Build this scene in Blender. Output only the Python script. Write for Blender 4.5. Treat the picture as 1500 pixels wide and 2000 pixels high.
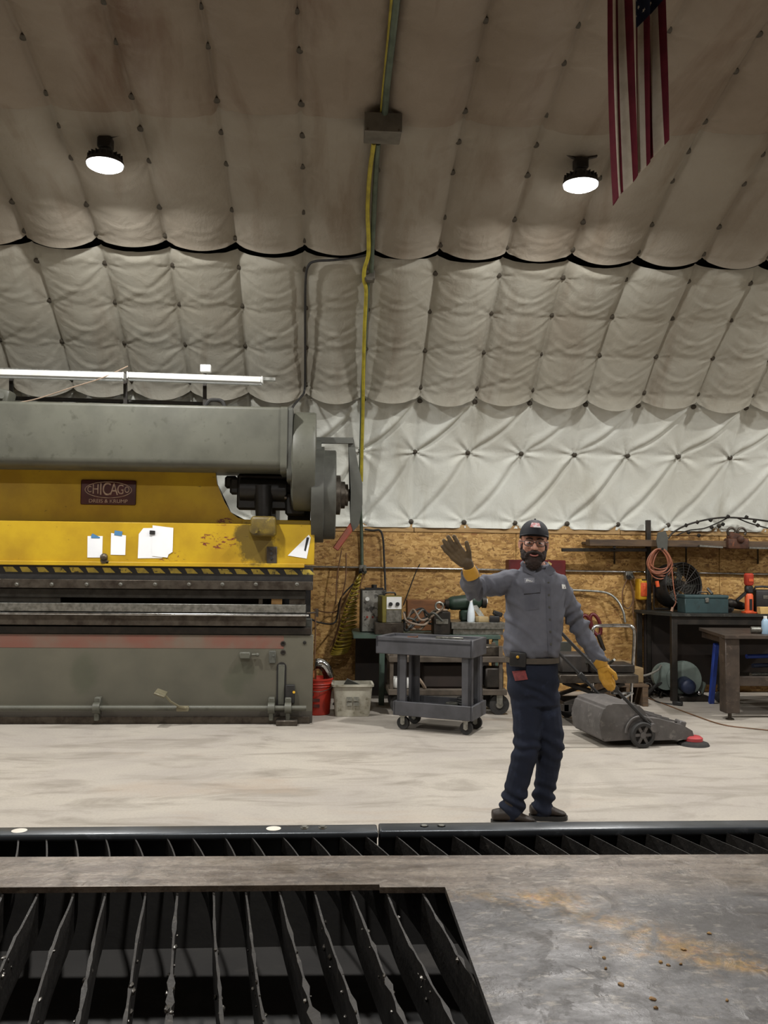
import bpy, bmesh, math, random
import numpy as np
from mathutils import Vector, Matrix, Euler, noise
from mathutils.bvhtree import BVHTree

for o in list(bpy.data.objects):
    bpy.data.objects.remove(o, do_unlink=True)
SC = bpy.context.scene
COL = SC.collection
random.seed(7)
RNG = np.random.RandomState(11)

# ------------------------------------------------------------------ camera
FPX, HC, YAW, PIT, ROLL = 1750.0, 1.55, 0.0648, 0.049, 0.0112
_f = Vector((math.sin(YAW)*math.cos(PIT), math.cos(YAW)*math.cos(PIT), math.sin(PIT)))
_r = Vector((math.cos(YAW), -math.sin(YAW), 0.0))
_u = _r.cross(_f)
_c, _s = math.cos(ROLL), math.sin(ROLL)
CR, CU, CF = _r*_c + _u*_s, _u*_c - _r*_s, _f
CAMP = Vector((0, 0, HC))
cam_data = bpy.data.cameras.new('camera')
cam_data.sensor_fit = 'HORIZONTAL'
cam_data.sensor_width = 36.0
cam_data.lens = 36.0*FPX/1500.0
cam_data.clip_start = 0.05
cam_data.clip_end = 100
cam = bpy.data.objects.new('camera', cam_data)
COL.objects.link(cam)
mw = Matrix.Identity(4)
for i in range(3):
    mw[i][0], mw[i][1], mw[i][2], mw[i][3] = CR[i], CU[i], -CF[i], CAMP[i]
cam.matrix_world = mw
SC.camera = cam

# ------------------------------------------------------------------ world, exposure
w = bpy.data.worlds.new('world')
SC.world = w
w.use_nodes = True
w.node_tree.nodes['Background'].inputs[0].default_value = (0.010, 0.010, 0.011, 1)
vs = SC.view_settings
vs.view_transform = 'Standard'
vs.look = 'None'
vs.exposure = 0.0
vs.gamma = 1.0
vs.use_curve_mapping = False
LAMP_W = 72.0           # watts of each high-bay lamp
LAMP_COL = (1.0, 0.985, 0.95)

# ------------------------------------------------------------------ helpers
def ray(px, py):
    return CF + CR*((px-750)/FPX) + CU*((1000-py)/FPX)
def P(px, py, Y):                       # point at depth Y
    d = ray(px, py)
    return CAMP + d*(Y/d.y)
def G(px, py, Z=0.0):                   # point at height Z
    d = ray(px, py)
    return CAMP + d*((Z-HC)/d.z)

WM = {}                                 # world matrix of every parent

def lin(c):
    if isinstance(c, str):
        c = c.lstrip('#')
        c = [int(c[i:i+2], 16)/255 for i in (0, 2, 4)]
        return tuple(v/12.92 if v <= .04045 else ((v+.055)/1.055)**2.4 for v in c)
    return tuple(c[:3])

def _mk(name):
    m = bpy.data.materials.new(name)
    m.use_nodes = True
    nt = m.node_tree
    return m, nt, nt.nodes['Principled BSDF']

def nz(nt, vec, scale, detail=4, rough=.55, dist=0.0):
    n = nt.nodes.new('ShaderNodeTexNoise')
    n.inputs['Scale'].default_value = scale
    n.inputs['Detail'].default_value = detail
    n.inputs['Roughness'].default_value = rough
    n.inputs['Distortion'].default_value = dist
    if vec is not None:
        nt.links.new(vec, n.inputs['Vector'])
    return n.outputs['Fac']

def ramp(nt, fac, stops):
    n = nt.nodes.new('ShaderNodeValToRGB')
    el = n.color_ramp.elements
    while len(el) < len(stops):
        el.new(.5)
    for e, (p, c) in zip(el, stops):
        e.position = p
        e.color = (*lin(c), 1) if not isinstance(c, (int, float)) else (c, c, c, 1)
    nt.links.new(fac, n.inputs[0])
    return n.outputs[0]

def mix(nt, fac, a, b, mode='MIX'):
    n = nt.nodes.new('ShaderNodeMix')
    n.data_type = 'RGBA'
    n.blend_type = mode
    for sock, v in ((n.inputs[0], fac), (n.inputs[6], a), (n.inputs[7], b)):
        if isinstance(v, (int, float)):
            sock.default_value = v
        elif isinstance(v, (tuple, list, str)):
            sock.default_value = (*lin(v), 1)
        else:
            nt.links.new(v, sock)
    return n.outputs[2]

def coords(nt, scale=(1, 1, 1), rot=(0, 0, 0), loc=(0, 0, 0)):
    t = nt.nodes.new('ShaderNodeTexCoord')
    mp = nt.nodes.new('ShaderNodeMapping')
    mp.inputs['Scale'].default_value = scale
    mp.inputs['Rotation'].default_value = rot
    mp.inputs['Location'].default_value = loc
    nt.links.new(t.outputs['Object'], mp.inputs['Vector'])
    return mp.outputs[0]

def math_n(nt, op, a, b=0.0, clamp=False):
    n = nt.nodes.new('ShaderNodeMath')
    n.operation = op
    n.use_clamp = clamp
    for s, v in ((n.inputs[0], a), (n.inputs[1], b)):
        if isinstance(v, (int, float)):
            s.default_value = v
        else:
            nt.links.new(v, s)
    return n.outputs[0]

def bump(nt, bs, h, strength=.3, dist=.01):
    b = nt.nodes.new('ShaderNodeBump')
    b.inputs['Strength'].default_value = strength
    b.inputs['Distance'].default_value = dist
    nt.links.new(h, b.inputs['Height'])
    nt.links.new(b.outputs[0], bs.inputs['Normal'])
    return b

def M(name, col, rough=.6, metal=0.0, col2=None, scale=6, lo=.4, hi=.65, bmp=0.0, bscale=60,
      stretch=(1, 1, 1), rvar=.12, spec=.5, col3=None, s3=18, lo3=.58, hi3=.68):
    m, nt, bs = _mk(name)
    bs.inputs['Roughness'].default_value = rough
    bs.inputs['Metallic'].default_value = metal
    bs.inputs['Specular IOR Level'].default_value = spec
    v = coords(nt, stretch)
    if col2 is None:
        c = lin(col)
        col2 = tuple(x*.72 for x in c)
    f = nz(nt, v, scale, 6, .6)
    out = mix(nt, ramp(nt, f, [(lo, 0.0), (hi, 1.0)]), col, col2)
    if col3 is not None:
        f3 = nz(nt, v, s3, 6, .65, .3)
        out = mix(nt, ramp(nt, f3, [(lo3, 0.0), (hi3, 1.0)]), out, col3)
    nt.links.new(out, bs.inputs['Base Color'])
    if rvar:
        r = nz(nt, v, scale*2.3, 4)
        mr = nt.nodes.new('ShaderNodeMapRange')
        mr.inputs[3].default_value = max(.03, rough-rvar)
        mr.inputs[4].default_value = min(1, rough+rvar)
        nt.links.new(r, mr.inputs[0])
        nt.links.new(mr.outputs[0], bs.inputs['Roughness'])
    if bmp:
        bump(nt, bs, nz(nt, v, bscale, 5), bmp, .004)
    return m

def EM(name, col, strength):
    m, nt, bs = _mk(name)
    bs.inputs['Base Color'].default_value = (*lin(col), 1)
    bs.inputs['Emission Color'].default_value = (*lin(col), 1)
    bs.inputs['Emission Strength'].default_value = strength
    return m

def crom(pts, n):
    pts = [Vector(p) for p in pts]
    if len(pts) < 3 or n <= 1:
        return pts
    q = [pts[0]*2-pts[1]] + pts + [pts[-1]*2-pts[-2]]
    out = []
    for i in range(1, len(q)-2):
        a, b, c, d = q[i-1], q[i], q[i+1], q[i+2]
        for k in range(n):
            t = k/n
            out.append(.5*((2*b)+(c-a)*t+(2*a-5*b+4*c-d)*t*t+(3*b-a-3*c+d)*t*t*t))
    out.append(pts[-1])
    return out

class B:
    def __init__(s):
        s.bm = bmesh.new()
    def box(s, c, size, rot=None, bev=0.0, seg=1):
        mt = Matrix.Translation(Vector(c))
        if rot is not None:
            mt = mt @ (rot if isinstance(rot, Matrix) else Euler(rot).to_matrix().to_4x4())
        mt = mt @ Matrix.Diagonal((*size, 1))
        r = bmesh.ops.create_cube(s.bm, size=1, matrix=mt)
        if bev:
            ed = set()
            for v in r['verts']:
                ed.update(v.link_edges)
            bmesh.ops.bevel(s.bm, geom=list(ed), offset=bev, segments=seg, affect='EDGES', profile=.5)
        return s
    def ext(s, x0, x1, y0, y1, z0, z1, bev=0.0, seg=1):
        return s.box(((x0+x1)/2, (y0+y1)/2, (z0+z1)/2), (abs(x1-x0), abs(y1-y0), abs(z1-z0)), None, bev, seg)
    def beam(s, p, q, w, h, up=(0, 0, 1), bev=0.0):
        p, q = Vector(p), Vector(q)
        d = q-p
        L = d.length
        d.normalize()
        u = Vector(up)
        if abs(d.dot(u)) > .98:
            u = Vector((0, 1, 0))
        r = d.cross(u).normalized()
        u = r.cross(d)
        m3 = Matrix((d, r, u)).transposed().to_4x4()
        return s.box((p+q)/2, (L, w, h), m3, bev)
    def ring(s, c, ax1, ax2, r1, r2, seg):
        return [s.bm.verts.new(c + ax1*(r1*math.cos(2*math.pi*i/seg)) + ax2*(r2*math.sin(2*math.pi*i/seg))) for i in range(seg)]
    def skin(s, rings, cap0=True, cap1=True, closed=True):
        for a, b in zip(rings, rings[1:]):
            n = len(a)
            for i in range(n if closed else n-1):
                j = (i+1) % n
                s.bm.faces.new((a[i], a[j], b[j], b[i]))
        if closed and cap0:
            s.bm.faces.new(list(reversed(rings[0])))
        if closed and cap1:
            s.bm.faces.new(rings[-1])
        return s
    def frame(s, d):
        d = d.normalized()
        u = Vector((0, 0, 1)) if abs(d.z) < .9 else Vector((1, 0, 0))
        a = d.cross(u).normalized()
        return a, d.cross(a)*-1
    def lathe(s, prof, o, axis, seg=20, cap0=True, cap1=True):
        o, ax = Vector(o), Vector(axis).normalized()
        a, b = s.frame(ax)
        rings = [s.ring(o+ax*h, b, a, max(r, 1e-4), max(r, 1e-4), seg) for r, h in prof]
        return s.skin(rings, cap0, cap1)
    def cyl(s, p, q, r, r2=None, seg=16):
        p, q = Vector(p), Vector(q)
        return s.lathe([(r, 0), (r if r2 is None else r2, (q-p).length)], p, q-p, seg)
    def tube(s, pts, r, seg=7, sm=1, taper=None):
        pts = crom(pts, sm)
        rings = []
        n = len(pts)
        a = None
        for i, p in enumerate(pts):
            d = (pts[min(i+1, n-1)]-pts[max(i-1, 0)])
            if d.length < 1e-7:
                d = Vector((0, 0, 1))
            d.normalize()
            if a is None:
                a, b = s.frame(d)
            else:
                a = (a-d*a.dot(d))
                if a.length < 1e-5:
                    a, b = s.frame(d)
                a.normalize()
            b = d.cross(a)
            rr = r if taper is None else r*(taper[0]+(taper[1]-taper[0])*i/(n-1))
            rings.append(s.ring(p, a, b, rr, rr, seg))
        return s.skin(rings)
    def prism(s, poly, vec):
        poly = [Vector(p) for p in poly]
        vec = Vector(vec)
        A = [s.bm.verts.new(p) for p in poly]
        Bv = [s.bm.verts.new(p+vec) for p in poly]
        n = len(A)
        for i in range(n):
            j = (i+1) % n
            s.bm.faces.new((A[i], A[j], Bv[j], Bv[i]))
        f1 = s.bm.faces.new(list(reversed(A)))
        f2 = s.bm.faces.new(Bv)
        if n > 4:
            bmesh.ops.triangulate(s.bm, faces=[f1, f2])
        return s
    def sph(s, c, r, u=16, v=10, rot=None):
        if isinstance(r, (int, float)):
            r = (r, r, r)
        mt = Matrix.Translation(Vector(c))
        if rot is not None:
            mt = mt @ (rot if isinstance(rot, Matrix) else Euler(rot).to_matrix().to_4x4())
        bmesh.ops.create_uvsphere(s.bm, u_segments=u, v_segments=v, radius=1, matrix=mt @ Matrix.Diagonal((*r, 1)))
        return s
    def torus(s, c, axis, R, r, seg=28, rs=8, a0=0, a1=360):
        c, ax = Vector(c), Vector(axis).normalized()
        a, b = s.frame(ax)
        full = abs(a1-a0) >= 359.9
        n = seg
        rings = []
        for i in range(n if full else n+1):
            t = math.radians(a0+(a1-a0)*i/n)
            d = a*math.cos(t)+b*math.sin(t)
            rings.append(s.ring(c+d*R, d, ax, r, r, rs))
        if full:
            rings.append(rings[0])
            return s.skin(rings, False, False)
        return s.skin(rings)
    def cap(s, p, q, r1, r2=None, seg=14):           # tapered capsule
        p, q = Vector(p), Vector(q)
        r2 = r1 if r2 is None else r2
        d = q-p
        L = max(d.length, 1e-5)
        prof = []
        for k in range(5):
            t = -math.pi/2+math.pi/2*k/4
            prof.append((r1*math.cos(t), r1*math.sin(t)))
        for k in range(5):
            t = math.pi/2*k/4
            prof.append((r2*math.cos(t), L+r2*math.sin(t)))
        return s.lathe(prof, p, d if d.length > 1e-5 else Vector((0, 0, 1)), seg)
    def build(s, name, mat, parent=None, ang=38, local=False, norm=True):
        bm = s.bm
        if norm:
            bmesh.ops.recalc_face_normals(bm, faces=bm.faces)
        if parent is not None and not local:
            bmesh.ops.transform(bm, matrix=WM[parent.name].inverted(), verts=bm.verts)
        me = bpy.data.meshes.new(name)
        bm.to_mesh(me)
        bm.free()
        return mobj(name, me, mat, parent, ang)

def mobj(name, me, mat, parent=None, ang=38):
    mats = mat if isinstance(mat, (list, tuple)) else [mat]
    for m_ in mats:
        me.materials.append(m_)
    if ang:
        me.polygons.foreach_set('use_smooth', [True]*len(me.polygons))
        if ang < 179:
            me.set_sharp_from_angle(angle=math.radians(ang))
    o = bpy.data.objects.new(name, me)
    COL.objects.link(o)
    if parent is not None:
        o.parent = parent
        WM[o.name] = WM[parent.name]
    else:
        WM[o.name] = Matrix.Identity(4)
    return o

def tag(o, label=None, cat=None, group=None, kind=None):
    if label: o['label'] = label
    if cat: o['category'] = cat
    if group: o['group'] = group
    if kind: o['kind'] = kind
    return o

def thing(name, label, cat, loc=(0, 0, 0), rz=0.0, group=None):
    o = bpy.data.objects.new(name, None)
    o.empty_display_size = .05
    COL.objects.link(o)
    o.location = Vector(loc)
    o.rotation_euler = (0, 0, rz)
    WM[o.name] = Matrix.Translation(Vector(loc)) @ Matrix.Rotation(rz, 4, 'Z')
    return tag(o, label, cat, group)

def dup(root, loc, rz=None, label=None, group=None):
    r = root.copy()
    COL.objects.link(r)
    r.location = Vector(loc)
    if rz is not None:
        r.rotation_euler = (0, 0, rz)
    if label: r['label'] = label
    if group: r['group'] = group
    for ch in list(root.children):
        c = ch.copy()
        COL.objects.link(c)
        c.parent = r
        for g in ch.children:
            d = g.copy()
            COL.objects.link(d)
            d.parent = c
    return r

def remesh(name, b, mat, parent, voxel=.006, smooth=4, disp=None, ang=180):
    """union of overlapping solids into one continuous skin; disp(co, no) -> offset"""
    bmesh.ops.recalc_face_normals(b.bm, faces=b.bm.faces)
    me = bpy.data.meshes.new(name+'_src')
    b.bm.to_mesh(me)
    b.bm.free()
    o = bpy.data.objects.new('tmp', me)
    COL.objects.link(o)
    md = o.modifiers.new('r', 'REMESH')
    md.mode = 'VOXEL'
    md.voxel_size = voxel
    ms = o.modifiers.new('s', 'SMOOTH')
    ms.factor = .5
    ms.iterations = smooth
    dg = bpy.context.evaluated_depsgraph_get()
    me2 = bpy.data.meshes.new_from_object(o.evaluated_get(dg))
    bpy.data.objects.remove(o, do_unlink=True)
    bpy.data.meshes.remove(me)
    me2.materials.clear()
    if disp is not None:
        n = len(me2.vertices)
        co = np.empty(n*3); me2.vertices.foreach_get('co', co)
        no = np.empty(n*3); me2.vertices.foreach_get('normal', no)
        co = co.reshape(-1, 3); no = no.reshape(-1, 3)
        d = np.array([disp(Vector(c), Vector(k)) for c, k in zip(co, no)])
        co = co+no*d[:, None]
        me2.vertices.foreach_set('co', co.ravel())
    if parent is not None:
        me2.transform(WM[parent.name].inverted())
    me2.name = name
    return mobj(name, me2, mat, parent, ang)

def text_mesh(body, size, depth=.002):
    cu = bpy.data.curves.new('lettering', 'FONT')
    cu.body = body
    cu.size = size
    cu.extrude = depth
    cu.align_x = 'CENTER'
    cu.align_y = 'CENTER'
    o = bpy.data.objects.new('tmp_text', cu)
    COL.objects.link(o)
    dg = bpy.context.evaluated_depsgraph_get()
    me = bpy.data.meshes.new_from_object(o.evaluated_get(dg))
    bpy.data.objects.remove(o, do_unlink=True)
    bpy.data.curves.remove(cu)
    me.materials.clear()
    return me
# ------------------------------------------------------------------ common materials
MAT = {}
MAT['steel_dark'] = M('dark_steel', '#2b2926', .5, .6, '#3b3530', 9, bmp=.15)
MAT['steel_mid'] = M('worn_steel', '#5a544c', .42, .8, '#3f3832', 12, bmp=.1)
MAT['chrome'] = M('chrome', '#c8c8c8', .18, 1.0, '#9a9a98', 20, rvar=.06)
MAT['galv'] = M('galvanized', '#9a9a94', .38, .9, '#74746e', 25)
MAT['black'] = M('black_plastic', '#151515', .5, 0, '#222020', 14)
MAT['rubber'] = M('rubber', '#1d1c1b', .75, 0, '#2c2a28', 14)
MAT['greypaint'] = M('press_grey_paint', '#55554b', .5, 0, '#4a4a41', 3, bmp=.05, bscale=30, col3='#434339', s3=9)
MAT['greydark'] = M('dark_grey_paint', '#4a4b45', .5, 0, '#3d3d38', 5)
MAT['white'] = M('white_paint', '#d9d9d6', .5, 0, '#c9c9c4', 6)
MAT['paper'] = M('paper', '#e6e8ea', .8, 0, '#dcdee2', 3, rvar=0)
MAT['wood'] = M('board', '#a5804f', .7, 0, '#7d5a33', 3, stretch=(1, 8, 8), bmp=.1)
MAT['wood_dark'] = M('old_board', '#5a4733', .75, 0, '#3d3025', 3, stretch=(1, 8, 8), bmp=.1)
MAT['red'] = M('red_plastic', '#8e2a1e', .5, 0, '#701f17', 6)
MAT['yellow'] = M('yellow_plastic', '#c99a1f', .5, 0, '#a87a14', 6)
MAT['orange'] = M('orange_plastic', '#d4582a', .5, 0, '#b54520', 6)

# ------------------------------------------------------------------ the arched hall
def quilt_mat(name, base, dirt, stain, lo, hi):
    m, nt, bs = _mk(name)
    v = coords(nt)
    f = nz(nt, v, 1.1, 6, .6)
    c = mix(nt, ramp(nt, f, [(.38, 0.0), (.66, 1.0)]), base, dirt)
    v2 = coords(nt, (1.6, .35, .35))
    f2 = nz(nt, v2, 1.7, 6, .6, .4)
    c = mix(nt, ramp(nt, f2, [(lo, 0.0), (hi, 1.0)]), c, stain)
    nt.links.new(c, bs.inputs['Base Color'])
    bs.inputs['Roughness'].default_value = .62
    bs.inputs['Specular IOR Level'].default_value = .3
    v3 = coords(nt, (1, .6, .6), (0, .35, 0))
    h = math_n(nt, 'ADD', nz(nt, v3, 9, 5, .6, 1.2), math_n(nt, 'MULTIPLY', nz(nt, v, 42, 3, .6, .5), .3))
    bump(nt, bs, h, .22, .03)
    return m
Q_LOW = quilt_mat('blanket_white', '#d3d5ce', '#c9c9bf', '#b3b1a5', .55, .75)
Q_MID = quilt_mat('blanket_grey_dimmed', '#a3a095', '#969184', '#877f72', .52, .72)  # darker than the low strip: weaker light higher up put into the colour
Q_TOP = quilt_mat('blanket_brown_dimmed', '#8a7f72', '#7c7062', '#6a5748', .5, .7)  # brown staining, plus the dimness of the upper ceiling put into the colour
Q_MID2 = quilt_mat('blanket_mid_dimmed', '#918a7e', '#847b6e', '#76695a', .52, .72)  # step between the two, part of the ceiling's dimness painted in

ROWS = [(10.353, 1.954), (10.032, 2.729), (9.646, 3.265), (9.5, 3.388), (9.121, 3.697), (8.688, 3.989),
        (8.27, 4.253), (7.924, 4.40), (7.609, 4.538), (7.115, 4.721), (6.79, 4.825), (6.476, 4.934), (5.967, 5.038),
        (5.62, 5.095)]
_pts = np.array([(10.38, 1.88)]+ROWS+[(5.2, 5.15), (4.75, 5.18), (4.3, 5.19)])
_s = np.concatenate([[0], np.cumsum(np.hypot(*np.diff(_pts, axis=0).T))])
_cy = np.polyfit(_s, _pts[:, 0], 5)
_cz = np.polyfit(_s, _pts[:, 1], 5)
S_ROW = list(_s[1:1+len(ROWS)])
S_TOP = _s[-1]
X0, DX = 0.9926, 0.61
def prof(s):
    return np.polyval(_cy, s), np.polyval(_cz, s)
def prof_n(s):                              # inward normal (towards the room)
    dy, dz = np.polyval(np.polyder(_cy), s), np.polyval(np.polyder(_cz), s)
    L = np.hypot(dy, dz)
    return -dz/L, dy/L
def on_arch(px, py, off=0.0):
    d = ray(px, py)
    lo, hi = 0.0, S_TOP
    best = None
    ss = np.linspace(0, S_TOP, 1500)
    Y, Z = prof(ss)
    ny, nn = prof_n(ss)
    Y, Z = Y+ny*off, Z+nn*off
    zr = HC + d.z/d.y*Y
    i = int(np.argmin(np.abs(zr-Z)))
    return CAMP + d*(float(Y[i])/d.y)

# steel shell behind the blanket, seen through the seams
def shell(x0, x1, off, s0, s1, nx=2, mirror=False, ns=40):
    b = B()
    ss = np.linspace(s0, s1, ns)
    Y, Z = prof(ss)
    ny, nn = prof_n(ss)
    Y, Z = Y+ny*off, Z+nn*off
    if mirror:
        Y = 2*4.3-Y
    rows = []
    for y, z in zip(Y, Z):
        rows.append([b.bm.verts.new((x0+(x1-x0)*i/(nx-1), y, z)) for i in range(nx)])
    b.skin(rows, False, False, closed=False)
    return b
XL, XR = -13.0, 14.0
wall_back = tag(shell(XL, XR, -.14, -.02, S_TOP).build('wall_back', M('shell_steel', '#2a2522', .6, .3, '#1d1917', 3)), kind='structure')
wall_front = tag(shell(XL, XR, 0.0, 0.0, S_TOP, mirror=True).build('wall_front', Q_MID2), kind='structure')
b = B()
b.ext(XL, XR, -2.2, -1.75, -.05, 1.9)
tag(b.build('wall_front_base', M('osb_far', '#96703f', .7, 0, '#7a552c', 4)), kind='structure')
for nm, x in (('wall_left', XL), ('wall_right', XR)):
    b = B()
    b.ext(x-.1, x+.1, -2.4, 11, -.05, 5.4)
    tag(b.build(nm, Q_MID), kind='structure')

def blanket(k0, k1, s_lo, s_hi, rows, amp, mat, bottom=0.0, scallop=0.0, topfold=0.0, base=0.02, diag=0.0, swag=0.0,
            nper=36, ds=.019, seed=0, pin=.55, rad=1.0, irr=.0035):
    """one strip of quilted blanket between arch lengths s_lo..s_hi, buttoned at the given rows"""
    rs = np.random.RandomState(seed)
    nx = (k1-k0)*nper+1
    x = X0+DX*np.linspace(k0, k1, nx)
    ns = int((s_hi-s_lo)/ds)+1
    t = np.linspace(0, 1, ns)
    u = (x-X0)/DX
    ku = np.floor(u+1e-9)
    fu = u-ku
    cu = np.abs(np.sin(np.pi*fu))
    jit = 1+.16*np.sin(ku*2.3+seed)+.08*np.sin(ku*5.1+seed*2)
    Uc, T = np.meshgrid(cu, t)
    Fu = np.meshgrid(fu, t)[0]
    Ku = np.meshgrid(ku, t)[0]
    J = np.meshgrid(jit, t)[0]
    s = s_lo+(s_hi-s_lo)*T
    # rows
    R = np.array(sorted([s_lo-.35]+list(rows)+[s_hi+.35]))
    idx = np.clip(np.searchsorted(R, s, side='right')-1, 0, len(R)-2)
    ra, rb = R[idx], R[idx+1]
    fv = np.clip((s-ra)/(rb-ra), 0, 1)
    cv = np.sin(np.pi*fv)
    d = amp*J*(1-(1-Uc**.62*(pin+(1-pin)*cv))*(1-.14*cv))
    # folds that fan out of the buttons
    xx = np.meshgrid(x, t)[0]
    for kk in (0, 1):
        for rr, which in ((ra, 0), (rb, 1)):
            du = (Fu-kk)*DX
            dv = s-rr
            r = np.hypot(du, dv)+1e-6
            ph = np.arctan2(dv, du)
            key = (Ku+kk)*7.13+rr*13.7
            w_ = np.exp(-r/.15)*np.clip(r/.035, 0, 1)
            d += .0085*rad*w_*(np.cos(6*ph+key)+.7*np.cos(11*ph+key*1.7))
    # diagonal and sagging pulls
    if diag or swag:
        for a in (0, 1):
            fu_, fv_ = Fu, fv
            if diag:
                g = (fv_-fu_)+.12*np.sin(np.pi*fu_)
                amp_d = diag*(.45+.55*np.sin(Ku*3.7+idx*2.1+seed)**2)*np.sin(np.pi*np.clip(fu_, 0, 1))**.5
                d += -.5*amp_d*np.exp(-(g/.05)**2)+.45*amp_d*np.exp(-((g-.13)/.09)**2)
        if swag:
            for m_ in (.28, .52, .78):
                g = fv-m_+.34*np.sin(np.pi*Fu)
                ph = np.sin(Ku*5.3+idx*3.3+m_*20+seed)
                d += swag*(.4+.6*ph**2)*np.sin(np.pi*Fu)**.8*(np.exp(-(g/.05)**2)-.6*np.exp(-((g-.09)/.06)**2))
    # loose long-wave irregularity
    ir = np.zeros_like(d)
    for q in range(6):
        a, bq, c = rs.uniform(1, 6), rs.uniform(1, 7), rs.uniform(0, 6.28)
        ir += np.sin(a*xx+bq*s+c)*rs.uniform(.3, 1)
    d += irr*ir
    d += base
    # lower hem: hangs off the wall in scallops
    hem = np.exp(-(s-s_lo)/.09)
    d += bottom*hem*(.35+.65*Uc)
    s2 = s - scallop*Uc**.8*np.exp(-(s-s_lo)/.13)*(.75+.5*np.sin(Ku*1.9+seed)**2)
    top = np.exp(-(s_hi-s)/.05)
    d -= topfold*top
    Y, Z = prof(s2)
    ny, nn = prof_n(s2)
    co = np.stack([xx, Y+ny*d, Z+nn*d], -1).reshape(-1, 3)
    i, j = np.meshgrid(np.arange(nx-1), np.arange(ns-1))
    a = (j*nx+i).ravel()
    faces = np.stack([a, a+1, a+1+nx, a+nx], 1)
    me = bpy.data.meshes.new('insulation_blanket')
    me.vertices.add(len(co)); me.vertices.foreach_set('co', co.ravel())
    me.loops.add(faces.size); me.loops.foreach_set('vertex_index', faces.ravel())
    me.polygons.add(len(faces))
    me.polygons.foreach_set('loop_start', np.arange(0, faces.size, 4))
    me.polygons.foreach_set('loop_total', np.full(len(faces), 4))
    me.update()
    return mobj('insulation_blanket', me, mat, wall_back, 180)

S = S_ROW
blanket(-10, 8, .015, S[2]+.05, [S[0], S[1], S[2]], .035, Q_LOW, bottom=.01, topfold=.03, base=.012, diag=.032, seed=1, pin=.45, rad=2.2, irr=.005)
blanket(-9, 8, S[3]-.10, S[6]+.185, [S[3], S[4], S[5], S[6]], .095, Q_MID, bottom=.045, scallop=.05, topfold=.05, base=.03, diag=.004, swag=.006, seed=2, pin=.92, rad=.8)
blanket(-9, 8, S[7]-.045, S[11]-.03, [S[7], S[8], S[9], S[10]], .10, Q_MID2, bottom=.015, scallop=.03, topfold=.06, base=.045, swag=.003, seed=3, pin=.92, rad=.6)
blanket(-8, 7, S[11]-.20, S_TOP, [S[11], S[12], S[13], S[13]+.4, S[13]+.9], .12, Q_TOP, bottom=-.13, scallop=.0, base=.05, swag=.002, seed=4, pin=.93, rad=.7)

# dark washers that pin the blanket
bw = B()
bw.lathe([(.029, 0), (.029, .006), (.018, .014), (.004, .016)], (0, 0, 0), (0, 0, 1), 12)
wm = bw.build('blanket_washer', M('washer', '#4a443a', .6, .3, '#37322b', 12), wall_back, local=True)
wmesh = wm.data
bpy.data.objects.remove(wm, do_unlink=True)
bases = [.012]*3+[.03]*4+[.045]*4+[.05]*3
for j, sr in enumerate(S_ROW):
    yy, zz = prof(np.array([sr])); ny, nn = prof_n(np.array([sr]))
    n_ = Vector((0, float(ny[0]), float(nn[0])))
    for k in range(-8, 7):
        if j < 3 and k < -1: continue
        p = Vector((X0+DX*k+random.uniform(-.01, .01), float(yy[0]), float(zz[0])))+n_*(bases[j]+.010)
        v = p-CAMP
        z = v.dot(CF)
        if abs(v.dot(CR)/z*FPX) > 770 or v.dot(CU)/z*FPX > 1020: continue
        o = bpy.data.objects.new('blanket_washer', wmesh)
        COL.objects.link(o)
        o.parent = wall_back
        o.matrix_local = Matrix.Translation(p) @ n_.to_track_quat('Z', 'Y').to_matrix().to_4x4()

# floor
def concrete():
    m, nt, bs = _mk('concrete')
    v = coords(nt)
    f = nz(nt, v, .8, 8, .62, .5)
    c = mix(nt, ramp(nt, f, [(.36, 0.0), (.62, 1.0)]), '#aca59a', '#99928a')
    f2 = nz(nt, coords(nt, (.5, 1.6, 1)), 2.2, 8, .65, .8)
    c = mix(nt, ramp(nt, f2, [(.50, 0.0), (.70, 1.0)]), c, '#7f786e')
    f3 = nz(nt, coords(nt, (.35, 1, 1), loc=(3.1, 1.2, 0)), 1.1, 5, .6, .6)
    c = mix(nt, ramp(nt, f3, [(.60, 0.0), (.78, .8)]), c, '#9a8672')
    f4 = nz(nt, v, 60, 3, .6)
    c = mix(nt, ramp(nt, f4, [(.45, 0.0), (.75, .35)]), c, '#837b70')
    nt.links.new(c, bs.inputs['Base Color'])
    bs.inputs['Roughness'].default_value = .55
    r = ramp(nt, f, [(.3, .42), (.7, .68)])
    nt.links.new(r, bs.inputs['Roughness'])
    bump(nt, bs, nz(nt, v, 35, 6, .6), .06, .01)
    return m
b = B()
b.ext(XL, XR, -2.4, 11, -.1, 0)
tag(b.build('floor', concrete()), kind='structure')

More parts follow.
